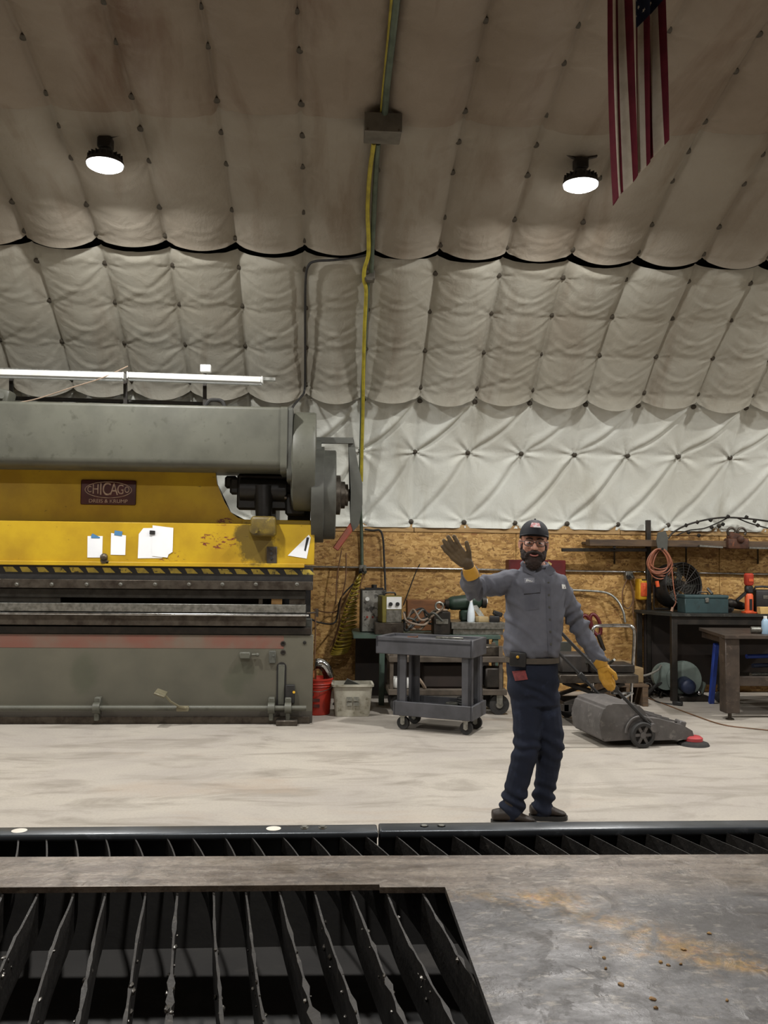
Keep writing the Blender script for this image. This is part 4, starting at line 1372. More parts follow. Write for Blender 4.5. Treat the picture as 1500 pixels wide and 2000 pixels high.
# dark grinder next to toolbox
g0 = P(1440, 1180, 9.9)
t = thing('angle_grinder', 'dark hand grinder lying on the bench between toolbox and orange jack', 'grinder', (g0.x, 9.92, ZB))
b = B(); b.cap((-.07, 0, .10), (.07, .02, .07), .055, .045); b.build('body', MAT['steel_dark'], t, local=True)
b = B(); b.cyl((-.1, -.03, .055), (-.1, .04, .05), .06, .06, 20); b.build('wheel', MAT['rubber'], t, local=True)
b = B(); b.cap((.06, .0, .075), (.15, .03, .04), .03, .025); b.build('handle', MAT['black'], t, local=True)
# orange jack
j0 = P(1463, 1190, 9.75)
t = thing('bottle_jack', 'orange and black jack standing upright on the steel workbench', 'jack', (j0.x, 9.75, ZB))
s_ = 9.75/FPX
b = B(); b.lathe([(.055, 0), (.055, .02), (.045, .03), (.045, .2), (.035, .22)], (0, 0, 0), (0, 0, 1), 16); b.box((0, 0, .01), (.13, .12, .02), None, .004); b.build('body', MAT['orange'], t, local=True)
b = B(); b.box((0, 0, .265), (.085, .08, .10), None, .02); b.beam((-.02, 0, .24), (-.14, 0, .14), .03, .03); b.box((.0, -.04, .1), (.03, .02, .12)); b.build('valve_block', MAT['black'], t, local=True)
b = B(); b.lathe([(.04, .31), (.052, .33), (.052, .43), (.04, .445)], (0, 0, 0), (0, 0, 1), 16); b.build('cap', M('jack_red', '#b23a26', .45), t, local=True)
b = B(); b.box((0, -.052, .37), (.05, .01, .03)); b.build('badge', MAT['orange'], t, local=True)
c0 = P(1493, 1170, 9.75)
t = thing('battery_charger', 'black battery charger at the far end of the bench', 'charger', (c0.x+.03, 9.86, ZB))
b = B(); b.box((0, 0, .13), (.24, .2, .26), None, .02, 2); b.build('body', MAT['black'], t, local=True)
b = B(); b.tube([(-.08, 0, .24), (-.08, 0, .29), (.08, 0, .29), (.08, 0, .24)], .012, 8, 2); b.build('handle', MAT['black'], t, local=True)
b = B(); b.box((.0, -.101, .18), (.08, .006, .04)); b.build('plate', MAT['galv'], t, local=True)
b = B(); b.box(Vector((P(1494, 1192, 9.66).x, 9.67, ZB+.038)), (.14, .08, .078), (0, 0, .05), .004)
tag(b.build('wood_block', M('pine', '#c9a86a', .7, 0, '#b28f55', 6)), 'pale wood block on the bench in front of the charger', 'wood block')
for fl_ in ():
    pass

# blower and clutter on the floor under the bench
bp = G(1345, 1366)
t = thing('blower', 'pale green snail blower with blue motor on the floor under the bench', 'blower', (bp.x, bp.y+.1, 0))
PG = M('pale_green', '#66706a', .5, 0, '#56605a', 6)
b = B(); b.lathe([(.10, -.09), (.185, -.085), (.195, 0), (.185, .085), (.10, .09)], (-.02, 0, .22), (.25, 1, 0), 30); b.box((.14, .0, .11), (.12, .17, .18), (0, .3, 0), .02); b.build('housing', PG, t, local=True)
b = B(); b.cyl((-.05, -.10, .17), (-.09, -.32, .17), .085, .08, 20); b.sph((-.09, -.32, .17), (.08, .04, .08), 16, 8); b.build('motor', M('navy_motor', '#1d2740', .5, .2, '#151c30', 6), t, local=True)
b = B(); b.box((0, -.1, .03), (.34, .34, .06), None, .01); b.build('base', MAT['steel_dark'], t, local=True)
b = B(); b.cyl((-.22, .05, .24), (-.22, -.02, .24), .15, .15, 28); b.build('inlet_disc', PG, t, local=True)
b = B(); b.sph((.06, -.24, .09), .03, 12, 8); b.build('valve', MAT['chrome'], t, local=True)
k0 = G(1290, 1362)
t = thing('chain_pile', 'dark heap of chain and hose on the floor under the bench', 'chain heap', (k0.x, k0.y, 0))
b = B()
for k in range(26):
    rs = random.Random(k+50)
    c = Vector((k0.x+rs.gauss(0, .09), k0.y+.1+rs.gauss(0, .06), .03+abs(rs.gauss(0, .055))))
    b.torus(c, (rs.gauss(0, 1), rs.gauss(0, 1), rs.gauss(0, 1)), rs.uniform(.025, .05), .010, 14, 6)
b.build('links', MAT['steel_dark'], t)
b = B(); b.tube([Vector((k0.x-.15, k0.y, .04)), Vector((k0.x-.05, k0.y-.05, .15)), Vector((k0.x+.1, k0.y, .2)), Vector((k0.x+.2, k0.y+.05, .12)), Vector((k0.x+.1, k0.y+.1, .03))], .022, 8, 5); b.build('hose_piece', MAT['rubber'], t)
b = B(); q0, q1 = G(1389, 1374), P(1399, 1258, 9.15)
b.beam(q0+Vector((0, 0, .0)), q1, .055, .05, (1, 0, 0), .006); 
tag(b.build('blue_bar', M('blue_paint', '#24419a', .45, 0, '#1c3480', 6)), 'blue painted bar leaning upright beside the steel table', 'bar')
cp = G(1407, 1372)
t = thing('caster_post', 'grey caster wheel on a slim post beside the blue bar', 'caster', (cp.x, cp.y, 0))
b = B(); b.cyl((0, -.02, .06), (0, .02, .06), .06, .06, 20); b.build('wheel', MAT['rubber'], t, local=True)
b = B(); b.beam((0, -.028, .06), (0, -.028, .14), .03, .005, (0, 1, 0)); b.beam((0, .028, .06), (0, .028, .14), .03, .005, (0, 1, 0)); b.box((0, 0, .145), (.05, .07, .012)); b.build('fork', MAT['steel_mid'], t, local=True)
b = B(); b.ext(-.02, .02, -.02, .02, .15, .62, .003); b.build('post', MAT['steel_mid'], t, local=True)
b = B(); b.tube([G(1262, 1346), G(1268, 1360), G(1285, 1372), G(1310, 1376), G(1328, 1378)], .012, 7, 5)
fcord = b.build('floor_cord', MAT['rubber'], None)
tag(fcord, 'black cord with a plug end lying on the floor by the bench', 'cord')
b = B(); b.beam(G(1314, 1377)+Vector((0, 0, .022)), G(1333, 1379)+Vector((0, 0, .022)), .05, .045, (0, 0, 1), .008); b.build('plug', MAT['black'], fcord)
b = B(); b.tube([G(1262, 1362, .006), G(1300, 1376, .006), G(1350, 1395, .006), G(1410, 1415, .006), G(1470, 1423, .006), G(1540, 1430, .006)], .006, 6, 5)
tag(b.build('thin_floor_cord', CORD), 'thin brown cord trailing over the concrete behind the sweeper', 'cord')

# ------------------------------------------------------------------ steel table at the right edge
lg = G(1432, 1408)
t = thing('welding_table', 'heavy brown steel table with a thick square leg', 'table', (lg.x+.5, lg.y+.3, 0))
BRN = M('brown_steel', '#4a4038', .5, .4, '#3a322c', 8, bmp=.1, col3='#5c5047', s3=14)
ztt = P(1432, 1241, lg.y).z
hw = (P(1446, 1300, lg.y).x-P(1418, 1300, lg.y).x)/2
for x, y in ((lg.x, lg.y+hw), (lg.x+1.3, lg.y+hw), (lg.x+.02, lg.y+.85), (lg.x+1.3, lg.y+.85)):
    if (x, y) == (lg.x+.02, lg.y+.85): continue
    b = B(); b.ext(x-hw, x+hw, y-hw, y+hw, .07, ztt-.03, .006); lgo = b.build('leg', BRN, t)
    b = B(); b.cyl((x, y, .0), (x, y, .08), .018); b.cyl((x, y, 0), (x, y, .012), .04); b.build('leveling_foot', MAT['steel_mid'], lgo)
b = B(); pl = [(lg.x-.09, lg.y-.03), (lg.x+1.45, lg.y-.03), (lg.x+1.45, lg.y+.95), (lg.x+.07, lg.y+.95)]
b.prism([(x, y, ztt-.03) for x, y in pl], (0, 0, .03)); b.build('top', BRN, t, 25)
b = B(); b.beam((lg.x, lg.y+hw, P(1432, 1332, lg.y).z), (lg.x+1.3, lg.y+hw, P(1432, 1332, lg.y).z), .06, .09, (0, 0, 1), .004); b.build('stretcher', BRN, t)
b = B(); b.beam((lg.x+.02, lg.y+.05, ztt-.07), (lg.x+.1, lg.y+.9, ztt-.07), .04, .06, (0, 0, 1), .004); b.build('side_rail', BRN, t)
b = B(); b.ext(lg.x+.25, lg.x+1.3, lg.y+.4, lg.y+.85, .28, .30); b.ext(lg.x+.25, lg.x+1.3, lg.y+.4, lg.y+.85, .34, .355); b.build('rack_shelf', MAT['steel_mid'], t)
for k, (px, py, m_) in enumerate(((1458, 1282, 'blue_paint'), (1470, 1300, 'navy_motor'), (1466, 1318, 'galvanized'))):
    b = B(); c = P(px, py, lg.y+.5); b.cyl(c, c+Vector((.45, .1, 0)), .022); tag(b.build('bar_stock', bpy.data.materials[m_]), ['blue rod stored under the steel table', 'navy rod stored under the steel table', 'galvanized rod stored under the steel table'][k], 'rod', 'rods under the steel table')
b = B(); c = P(1478, 1232, lg.y+.25); c.z = ztt+.035
b.cyl(c+Vector((-.06, 0, 0)), c+Vector((.05, -.03, 0)), .033, .033, 18); b.cyl(c+Vector((.05, -.03, 0)), c+Vector((.075, -.037, 0)), .02, .014, 14)
tag(b.build('spray_can', MAT['galv']), 'grey spray can lying on the steel table', 'spray can')
c = P(1495, 1235, lg.y+.2); c.z = ztt
t = thing('blue_bottle', 'pale blue plastic bottle standing on the steel table', 'bottle', c)
b = B(); b.lathe([(.035, 0), (.037, .01), (.037, .12), (.02, .15), (.015, .155)], (0, 0, 0), (0, 0, 1), 18); b.build('body', M('bottle_blue', '#8fa9bd', .35, 0, '#7d98ad', 6), t, local=True)
b = B(); b.cyl((0, 0, .152), (0, 0, .175), .018); b.build('cap', MAT['white'], t, local=True)

# ------------------------------------------------------------------ bucket and tub
bk = G(624, 1399); bk.y += .15; bk.x -= .02
t = thing('bucket', 'red plastic bucket with ducting inside, standing beside the press', 'bucket', (bk.x, bk.y, 0))
REDB = M('bucket_red', '#a82c1b', .45, 0, '#8c2416', 5)
b = B(); b.lathe([(.115, 0), (.12, .005), (.142, .33), (.15, .335), (.15, .35), (.142, .352), (.138, .34), (.114, .012), (.05, .011)], (0, 0, 0), (0, 0, 1), 32); b.build('shell', REDB, t, local=True)
b = B(); b.torus((0, 0, .30), (0, 0, 1), .143, .006, 32, 6); b.torus((0, 0, .275), (0, 0, 1), .141, .005, 32, 6); b.build('rib', REDB, t, local=True)
b = B(); b.tube([(-.146, 0, .31), (-.12, -.1, .26), (0, -.16, .235), (.12, -.1, .26), (.146, 0, .31)], .004, 6, 4); b.build('bail', MAT['galv'], t, local=True)
for k in range(3):
    b = B(); b.prism([(-.06+.01*k, -.127-.008*(k > 0), .22-.055*k), (.02, -.133, .22-.055*k), (.02, -.131, .19-.055*k), (-.06+.01*k, -.125-.008*(k > 0), .19-.055*k)], (0, .012, 0)); b.build('dark_print', M('bucket_print', '#4a1a14', .5) if k == 0 else bpy.data.materials['bucket_print'], t, local=True)
c = Vector((bk.x+.0, bk.y, 0))
b = B(); 
pts = crom([c+Vector((.06, .02, .06)), c+Vector((.10, .02, .32)), c+Vector((.08, .0, .43)), c+Vector((.03, -.02, .485)), c+Vector((-.03, -.03, .49))], 10)
rings = []
for i, p in enumerate(pts):
    d_ = (pts[min(i+1, len(pts)-1)]-pts[max(i-1, 0)]).normalized()
    a_, b2 = b.frame(d_)
    r = .05+.004*(i % 2)
    rings.append(b.ring(p, a_, b2, r, r, 18))
b.skin(rings)
tag(b.build('flex_duct', MAT['chrome'], None, 60), 'shiny ribbed duct elbow sticking out of the red bucket', 'duct')
b = B(); b.cyl(c+Vector((-.045, -.05, .05)), c+Vector((-.05, -.06, .43)), .033, .033, 18)
tag(b.build('copper_pipe', M('copper', '#b87a55', .3, .9, '#8f5a3c', 9)), 'copper pipe standing in the red bucket', 'pipe')
tb0 = G(688, 1401); tb0.y += .14
t = thing('tub', 'dirty white rectangular plastic tub between bucket and bench', 'tub', (tb0.x, tb0.y, 0), .02)
TUB = M('tub_white', '#a8a496', .55, 0, '#8d8878', 6, col3='#6e6856', s3=12)
def tubring(b, w2, d2, z, r=.03):
    out = []
    for sx, sy, a0 in ((1, 1, 0), (-1, 1, 90), (-1, -1, 180), (1, -1, 270)):
        for k in range(5):
            a_ = math.radians(a0+90*k/4)
            out.append(b.bm.verts.new((sx*(w2-r)+r*math.cos(a_), sy*(d2-r)+r*math.sin(a_), z)))
    return out
b = B(); rg_ = [tubring(b, w2, d2, z) for w2, d2, z in ((.165, .11, .002), (.19, .135, .29), (.205, .15, .29), (.205, .15, .31), (.186, .131, .31), (.16, .106, .012))]
b.skin(rg_, True, True); b.build('shell', TUB, t, 40, local=True)
b = B()
for i in (0, 1):
    for j in (0, 1):
        b.box((-.032+.066*i, -.133+.004*(1-j), .125+.047*j), (.055, .006, .038), (-.085, 0, 0))
b.build('printed_label', M('tub_print', '#5b5a52', .6, 0, '#777468', 30), t, local=True)
b = B(); b.box(Vector((tb0.x-.05, tb0.y+.02, .19)), (.16, .012, .30), (.25, .45, .2), .002)
tag(b.build('scrap_sheet', MAT['greydark']), 'grey scrap sheet standing in the white tub', 'scrap sheet')

# ------------------------------------------------------------------ green bench with the electrical gear
YBf = 9.35
zb = P(720, 1240, YBf).z
t = thing('green_bench', 'narrow green steel bench against the strand-board wall', 'workbench', (P(830, 1240, YBf).x, 9.8, 0))
GRN = M('bench_green', '#4d5f55', .5, .2, '#3f4f47', 5)
xa_, xb_ = P(690, 1240, YBf).x, P(978, 1240, YBf).x
b = B(); b.ext(xa_, xb_, YBf, 10.2, zb-.04, zb, .004); b.build('top', GRN, t)
for x, y in ((P(746, 1300, YBf).x, YBf+.04), (xb_-.05, YBf+.04), (xa_+.08, 10.15), (xb_-.05, 10.15)):
    b = B(); b.ext(x-.028, x+.028, y-.028, y+.028, 0, zb-.04, .003); b.build('leg', GRN, t)
b = B(); b.ext(P(746, 1300, YBf).x, xb_-.05, YBf+.02, YBf+.06, .12, .17, .003); b.build('stretcher', GRN, t)
b = B(); b.ext(xa_+.05, xb_, 10.02, 10.05, .0, zb-.06); b.build('back_panel', bpy.data.materials['dark_panel'], t)
# power supply cabinet
ps = P(728, 1235, 9.6)
t = thing('power_supply', 'tall grey electrical power supply with meter and switches on the green bench', 'power supply', (ps.x, 9.80, zb))
pw = P(752, 1200, 9.6).x-P(704, 1200, 9.6).x
phh = P(728, 1152, 9.6).z-zb
b = B(); b.box((0, .0, phh/2), (pw, .3, phh), None, .008); b.build('cabinet', MAT['steel_dark'], t, local=True)
b = B(); b.box((.01, -.152, phh*.5), (pw*.94, .008, phh*.96), None, .003); fp = b.build('front_panel', M('panel_alu', '#a09f99', .35, .5, '#6e6d68', 7, col3='#3f3d3a', s3=16, lo3=.52, hi3=.6), t, local=True)
for k, (lx, lz, m_) in enumerate(((-.06, .78, 'white'), (-.06, .36, 'red'), (.0, .36, 'red'), (.06, .36, 'red'))):
    b = B(); b.cyl((lx, -.156, phh*lz), (lx, -.175, phh*lz), .022 if k == 0 else .012); b.build('knob', MAT[m_], fp, local=True)
b = B(); b.cyl((.02, 0, phh), (.02, 0, phh+.05), .03); b.box((.02, 0, phh+.005), (.2, .16, .02)); b.build('cap', MAT['black'], t, local=True)
# small control box
cbx = P(762, 1210, 9.42)
zc_ = P(762, 1216, 9.42).z
t = thing('control_box', 'small control box with two knobs and olive side on the bench', 'control box', (cbx.x, 9.5, zc_), .18)
cw = P(780, 1200, 9.42).x-P(740, 1200, 9.42).x
chh = P(762, 1164, 9.42).z-zc_
b = B(); b.box((0, 0, chh/2), (cw, .2, chh), None, .006); b.build('case', M('olive_side', '#6a6226', .5, 0, '#564f1e', 6), t, local=True)
b = B(); b.box((.02, -.102, chh*.74), (cw*.75, .006, chh*.46)); fp = b.build('face_plate', MAT['white'], t, local=True)
b = B(); b.box((.02, -.102, chh*.25), (cw*.75, .006, chh*.46)); b.build('vent_plate', MAT['galv'], t, local=True)
for lx in (-.02, .055):
    b = B(); b.cyl((lx, -.105, chh*.7), (lx, -.125, chh*.7), .02); b.build('knob', MAT['black'], fp, local=True)
b = B(); b.tube([(-.06, 0, chh), (-.05, 0, chh+.03), (.05, 0, chh+.03), (.06, 0, chh)], .01, 6, 2); b.build('handle', MAT['black'], t, local=True)
b = B(); b.ext(cbx.x-.16, cbx.x+.14, 9.38, 9.62, zb, zc_, .004)
tag(b.build('steel_block', MAT['steel_mid']), 'scratched steel block under the small control box', 'steel block')
# hoses on the bench
for k in range(7):
    rs = random.Random(k+20)
    b = B()
    pts = [P(785+rs.uniform(-6, 6), 1190+rs.uniform(0, 35), 9.5)]
    for q in range(4):
        pts.append(P(800+q*22+rs.uniform(-8, 8), 1205+rs.uniform(-18, 26), 9.45+rs.uniform(-.1, .15)))
    pts = [Vector((p.x, p.y, max(p.z, zb+.015))) for p in pts]
    b.tube(pts, rs.uniform(.008, .013), 7, 6)
    nm = ['tan lead curled over the green bench, closest to the control box', 'grey lead crossing the green bench under the tangle', 'black lead of the tangle on the green bench', 'tan lead rising at the back of the tangle', 'grey lead lying lowest in the tangle', 'black lead bending towards the green grinder', 'tan lead of the tangle drooping over the bench front'][k]
    tag(b.build('welding_lead', [M('tan_lead', '#8f7e6c', .55, 0, '#75675a', 12), MAT['greydark'], MAT['rubber']][k % 3] if k < 3 else (bpy.data.materials['tan_lead'], MAT['greydark'], MAT['rubber'])[k % 3]), nm, 'cable', 'tangle of leads on the green bench')
# steel box in the tangle
t = thing('regulator_box', 'black metal box among the leads on the green bench', 'box', (P(862, 1225, 9.45).x, 9.5, zb))
b = B(); b.box((0, 0, .12), (.18, .2, .24), None, .008); b.build('body', MAT['steel_dark'], t, local=True)
b = B(); b.torus((-.03, -.1, .3), (0, 1, 0), .04, .012, 18, 8); b.build('gauge', MAT['galv'], t, local=True)
b = B(); b.box((0, -.102, .14), (.13, .006, .05)); b.build('plate', MAT['galv'], t, local=True)
# wood crate behind
b = B(); a_, c_ = P(795, 1172, 9.95), P(868, 1186, 9.95); b.ext(a_.x, c_.x, 9.9, 10.1, zb, a_.z, .006)
tag(b.build('wood_crate', M('crate_brown', '#7a4e2c', .7, 0, '#5f3c22', 4, stretch=(1, 6, 6))), 'brown wooden crate at the back of the green bench', 'crate')
# machine bed / plate
a_, c_ = P(884, 1216, 9.45), P(978, 1226, 9.45)
b = B(); b.ext(a_.x, c_.x+.02, 9.42, 9.85, zb, zb+.06, .004); b.ext(a_.x-.02, c_.x+.04, 9.4, 9.88, zb+.06, P(930, 1215, 9.45).z, .004)
tag(b.build('surface_plate', MAT['galv']), 'thick bright steel plate resting on the green bench', 'plate')
zp = P(930, 1215, 9.45).z
t = thing('bench_grinder', 'dark green bench grinder on the steel plate', 'grinder', (P(905, 1200, 9.6).x, 9.6, zp))
DG = M('machine_green', '#24382c', .5, .1, '#1b2b22', 8)
b = B(); b.cap((-.11, 0, .19), (.13, 0, .21), .075, .085); b.box((.02, 0, .06), (.12, .14, .12), None, .02); b.build('body', DG, t, local=True)
b = B(); b.cyl((.2, 0, .21), (.245, 0, .21), .07, .07, 24); b.build('wheel', MAT['steel_dark'], t, local=True)
b = B(); b.cyl((.245, 0, .21), (.26, 0, .21), .03); b.build('wheel_nut', MAT['white'], t, local=True)
b = B(); b.cyl((-.2, 0, .18), (-.16, 0, .18), .05, .06, 24); b.cyl((-.25, 0, .18), (-.2, 0, .18), .015); b.build('wheel', MAT['steel_dark'], t, local=True)
b = B(); b.beam((.1, -.06, .18), (.2, -.1, .03), .05, .02, (0, 1, 0)); b.build('tool_rest', MAT['galv'], t, local=True)
sb_ = P(920, 1210, 9.48)
t = thing('spray_bottle', 'white plastic spray bottle on the steel plate', 'bottle', (sb_.x, 9.48, zp))
b = B(); b.lathe([(.04, 0), (.042, .01), (.04, .09), (.032, .14), (.016, .2), (.014, .215)], (0, 0, 0), (0, 0, 1), 20); b.build('body', M('bottle_white', '#cdd6dc', .4, 0, '#bcc6cc', 6), t, local=True)
b = B(); b.cyl((0, 0, .21), (0, 0, .24), .016, .012); b.box((-.01, 0, .25), (.06, .022, .025), None, .005); b.build('trigger_head', MAT['white'], t, local=True)
b = B(); c = P(941, 1204, 9.46); b.box((c.x, 9.46, zp+.03), (.12, .10, .06), (0, 0, .3), .01, 2)
tag(b.build('tan_box', M('tan_card', '#a08c66', .7, 0, '#86744f', 6)), 'tan cardboard box beside the spray bottle', 'box')
b = B(); c = P(966, 1203, 9.46); b.box((c.x, 9.46, zp+.035), (.11, .10, .07), (0, 0, -.2), .012, 2); b.box((c.x+.03, 9.45, zp+.09), (.1, .06, .05), (0, .3, 0), .01)
tag(b.build('black_case', MAT['black']), 'black tool case on the steel plate next to the tan box', 'case')

# ------------------------------------------------------------------ grey service cart
cx, cy = 1.05, 8.10
rz = math.atan2(-.26, .53)
t = thing('service_cart', 'dark grey two-shelf service cart on casters in front of the green bench', 'cart', (cx, cy, 0), rz)
GC = M('cart_grey', '#46464a', .55, 0, '#38383b', 5, bmp=.08)
hx, hy = .345, .185
zt3 = .80
b = B()
b.ext(-hx-.2, hx+.02, -hy-.03, hy+.03, zt3-.03, zt3, .006)
b.ext(-hx-.2, hx+.02, -hy-.03, -hy-.005, zt3-.13, zt3+.025, .006)
b.ext(-hx-.2, hx+.02, hy+.005, hy+.03, zt3-.13, zt3+.025, .006)
b.ext(hx-.005, hx+.025, -hy-.03, hy+.03, zt3-.13, zt3+.025, .006)
b.ext(-hx-.2, -hx-.17, -hy-.03, hy+.03, zt3-.07, zt3+.025, .006)
b.build('top_tray', GC, t, local=True)
b = B()
b.ext(-hx-.02, hx+.02, -hy-.02, hy+.02, .17, .20, .004)
b.ext(-hx-.02, hx+.02, -hy-.03, -hy-.005, .13, .255, .004); b.ext(-hx-.02, hx+.02, hy+.005, hy+.03, .13, .255, .004)
b.ext(hx, hx+.025, -hy-.03, hy+.03, .13, .255, .004); b.ext(-hx-.025, -hx, -hy-.03, hy+.03, .13, .255, .004)
b.build('bottom_tray', GC, t, local=True)
wx = .065
for sx in (-1, 1):
    for sy in (-1, 1):
        b = B()
        x1_, y1_ = sx*hx, sy*hy
        b.ext(x1_, x1_-sx*wx*1.3, y1_, y1_-sy*.03, .15, zt3-.05, .004)
        b.ext(x1_, x1_-sx*.03, y1_, y1_-sy*wx*1.2, .15, zt3-.05, .004)
        b.build('corner_post', GC, t, local=True)
        b = B(); b.cyl((sx*(hx-.05), sy*(hy-.04)-.018, .058), (sx*(hx-.05), sy*(hy-.04)+.018, .058), .056, .056, 22); cs = b.build('caster_wheel', MAT['rubber'], t, local=True)
        b = B()
        for q in (-1, 1): b.beam((sx*(hx-.05), sy*(hy-.04)+q*.024, .05), (sx*(hx-.05), sy*(hy-.04)+q*.024, .135), .04, .005, (0, 1, 0))
        b.cyl((sx*(hx-.05), sy*(hy-.04)-.028, .058), (sx*(hx-.05), sy*(hy-.04)+.028, .058), .016, .016, 12)
        b.ext(sx*(hx-.05)-.03, sx*(hx-.05)+.03, sy*(hy-.04)-.03, sy*(hy-.04)+.03, .118, .135); b.build('caster_fork', MAT['galv'], cs, local=True)
mtx = WM[t.name]
lab = ['rusty bolt on the cart top near its handle end', 'short bar offcut on the cart top', 'flat steel scrap on the cart top by the corner', 'grey tape roll on the lower cart shelf', 'black cable reel on the lower cart shelf']
def onc(x, y, z): return mtx @ Vector((x, y, z))
b = B(); b.cyl(onc(-.3, -.05, zt3+.012), onc(-.22, -.02, zt3+.012), .01, .01, 8); b.cyl(onc(-.22, -.02, zt3+.012), onc(-.21, -.016, zt3+.012), .016, .016, 6); tag(b.build('loose_bolt', RUST), lab[0], 'bolt')
b = B(); b.beam(onc(-.05, .02, zt3+.012), onc(.2, .05, zt3+.012), .04, .024, (0, 0, 1), .003); tag(b.build('bar_offcut', MAT['galv']), lab[1], 'bar')
b = B(); b.box(onc(.25, -.08, zt3+.005), (.14, .09, .01), (0, 0, .5), .002); tag(b.build('steel_scrap', MAT['steel_dark']), lab[2], 'scrap')
b = B(); c = onc(.12, -.02, .20); b.lathe([(.03, 0), (.055, 0), (.055, .045), (.03, .045), (.03, 0)], c, (0, 0, 1), 20, False, False); tag(b.build('tape_roll', MAT['greydark']), lab[3], 'tape')
b = B(); c = onc(.22, .06, .20)
for k in range(4): b.torus(c+Vector((0, 0, .014+.022*k)), (0, 0, 1), .065, .012, 24, 7)
tag(b.build('cable_reel', MAT['rubber']), lab[4], 'cable reel')

# brown shelf trolley behind the grey cart
tx0, tx1 = P(757, 1300, 8.95).x, P(984, 1300, 8.95).x
t = thing('shelf_trolley', 'brown steel shelf trolley with large wheels behind the grey cart', 'trolley', ((tx0+tx1)/2, 8.95, 0))
TR = M('trolley_brown', '#5d544a', .6, .3, '#473f37', 7)
y0_, y1_ = 8.78, 9.22
def zt4(py): return P(900, py, y0_).z
for k, py in enumerate((1283, 1347)):
    b = B(); b.ext(tx0, tx1, y0_, y1_, zt4(py+11), zt4(py), .004); b.build('shelf', TR, t)
for x in (tx0+.03, tx1-.06):
    for y in (y0_+.03, y1_-.03):
        b = B(); b.ext(x-.018, x+.018, y-.018, y+.018, .2, zt4(1262), .003); b.build('post', TR, t)
for x in (tx0+.12, tx1-.07):
    for y in (y0_+.06, y1_-.06):
        b = B(); b.cyl((x, y-.03, .10), (x, y+.03, .10), .098, .098, 28); wh = b.build('wheel', bpy.data.materials['rubber'], t)
        b = B(); b.cyl((x, y-.04, .10), (x, y+.04, .10), .035, .035, 16); b.beam((x, y-.04, .10), (x, y-.04, .23), .06, .008, (0, 1, 0)); b.beam((x, y+.04, .10), (x, y+.04, .23), .06, .008, (0, 1, 0)); b.build('wheel_fork', MAT['galv'], wh)
b = B(); b.box((tx1-.12, y0_+.12, zt4(1347)+.11), (.18, .2, .2), None, .015); tag(b.build('dark_motor', MAT['steel_dark']), 'dark motor block on the lower trolley shelf by its end', 'motor')
b = B(); b.box((tx1-.18, y0_+.16, zt4(1283)+.05), (.22, .22, .1), (0, 0, .2), .01); tag(b.build('parts_tray', MAT['steel_mid']), 'shallow metal tray on the upper trolley shelf by its end', 'tray')
b = B(); b.box((tx0+.12, y0_+.1, zt4(1347)+.055), (.2, .16, .11), (0, 0, -.15), .03, 2); tag(b.build('white_jug', MAT['white']), 'white jug lying on the lower trolley shelf behind the cart post', 'jug')
b = B(); b.box((tx0+.55, y0_+.2, zt4(1347)+.12), (.42, .25, .24), None, .02); tag(b.build('dark_crate', bpy.data.materials['dark_panel']), 'dark crate on the lower trolley shelf behind the cart', 'crate')
b = B(); b.tube([Vector((tx0+.2, y0_+.02, zt4(1283))), Vector((tx0+.24, y0_-.02, zt4(1310))), Vector((tx0+.33, y0_+.0, zt4(1335))), Vector((tx0+.36, y0_+.03, zt4(1347)+.012))], .016, 8, 5); tag(b.build('hose_piece', bpy.data.materials['tan_lead']), 'tan hose drooping between the trolley shelves', 'hose')

# ------------------------------------------------------------------ scissor lift cart with chrome push handle
l0 = G(1137, 1421)
t = thing('lift_cart', 'dark scissor lift cart with a chrome push handle', 'lift cart', (2.35, 8.45, 0))
LB = M('lift_dark', '#2f2c2a', .55, .4, '#403b36', 8)
def L(px, py, Y): return P(px, py, Y)
zpl = P(1140, 1334, 8.2).z
lx0, lx1 = P(1092, 1330, 8.2).x, P(1246, 1330, 8.2).x
b = B(); b.ext(lx0, lx1, 8.18, 8.75, zpl, P(1140, 1318, 8.2).z, .006); b.build('platform', MAT['steel_mid'], t)
b = B()
for y in (8.22, 8.70):
    b.beam((lx0+.05, y, .17), (lx1-.05, y, .17), .04, .07)
b.beam((lx1-.08, 8.2, .17), (lx1-.08, 8.72, .17), .06, .06); b.beam((lx0+.06, 8.2, .17), (lx0+.06, 8.72, .17), .06, .06)
b.build('base_frame', LB, t)
for y in (8.24, 8.68):
    b = B(); b.beam((lx0+.06, y, .20), (lx1-.12, y, zpl-.01), .03, .055, (0, 1, 0)); b.build('scissor_arm', LB, t)
    b = B(); b.beam((lx0+.06, y+.035, zpl-.01), (lx1-.12, y+.035, .20), .03, .055, (0, 1, 0)); b.build('scissor_arm', LB, t)
for x, y in ((l0.x, 8.24), (lx1-.06, 8.24), (l0.x, 8.68), (lx1-.06, 8.68)):
    b = B(); b.cyl((x, y-.022, .065), (x, y+.022, .065), .064, .064, 22); wh = b.build('caster_wheel', MAT['rubber'], t)
    b = B(); b.beam((x-.0, y-.03, .06), (x-.03, y-.03, .15), .04, .006, (0, 1, 0)); b.beam((x, y+.03, .06), (x-.03, y+.03, .15), .04, .006, (0, 1, 0)); b.box((x-.03, y, .145), (.07, .08, .012)); b.build('caster_fork', MAT['steel_mid'], wh)
b = B()
hp = [P(1157, 1380, 8.5), P(1157, 1300, 8.5), P(1157, 1240, 8.5), P(1160, 1226, 8.5), P(1170, 1222.5, 8.52), P(1225, 1222, 8.52), P(1236, 1226, 8.5), P(1239, 1240, 8.5), P(1236, 1300, 8.5), P(1231, 1380, 8.5)]
b.tube(hp, .017, 10, 4); b.build('push_handle', MAT['chrome'], t)
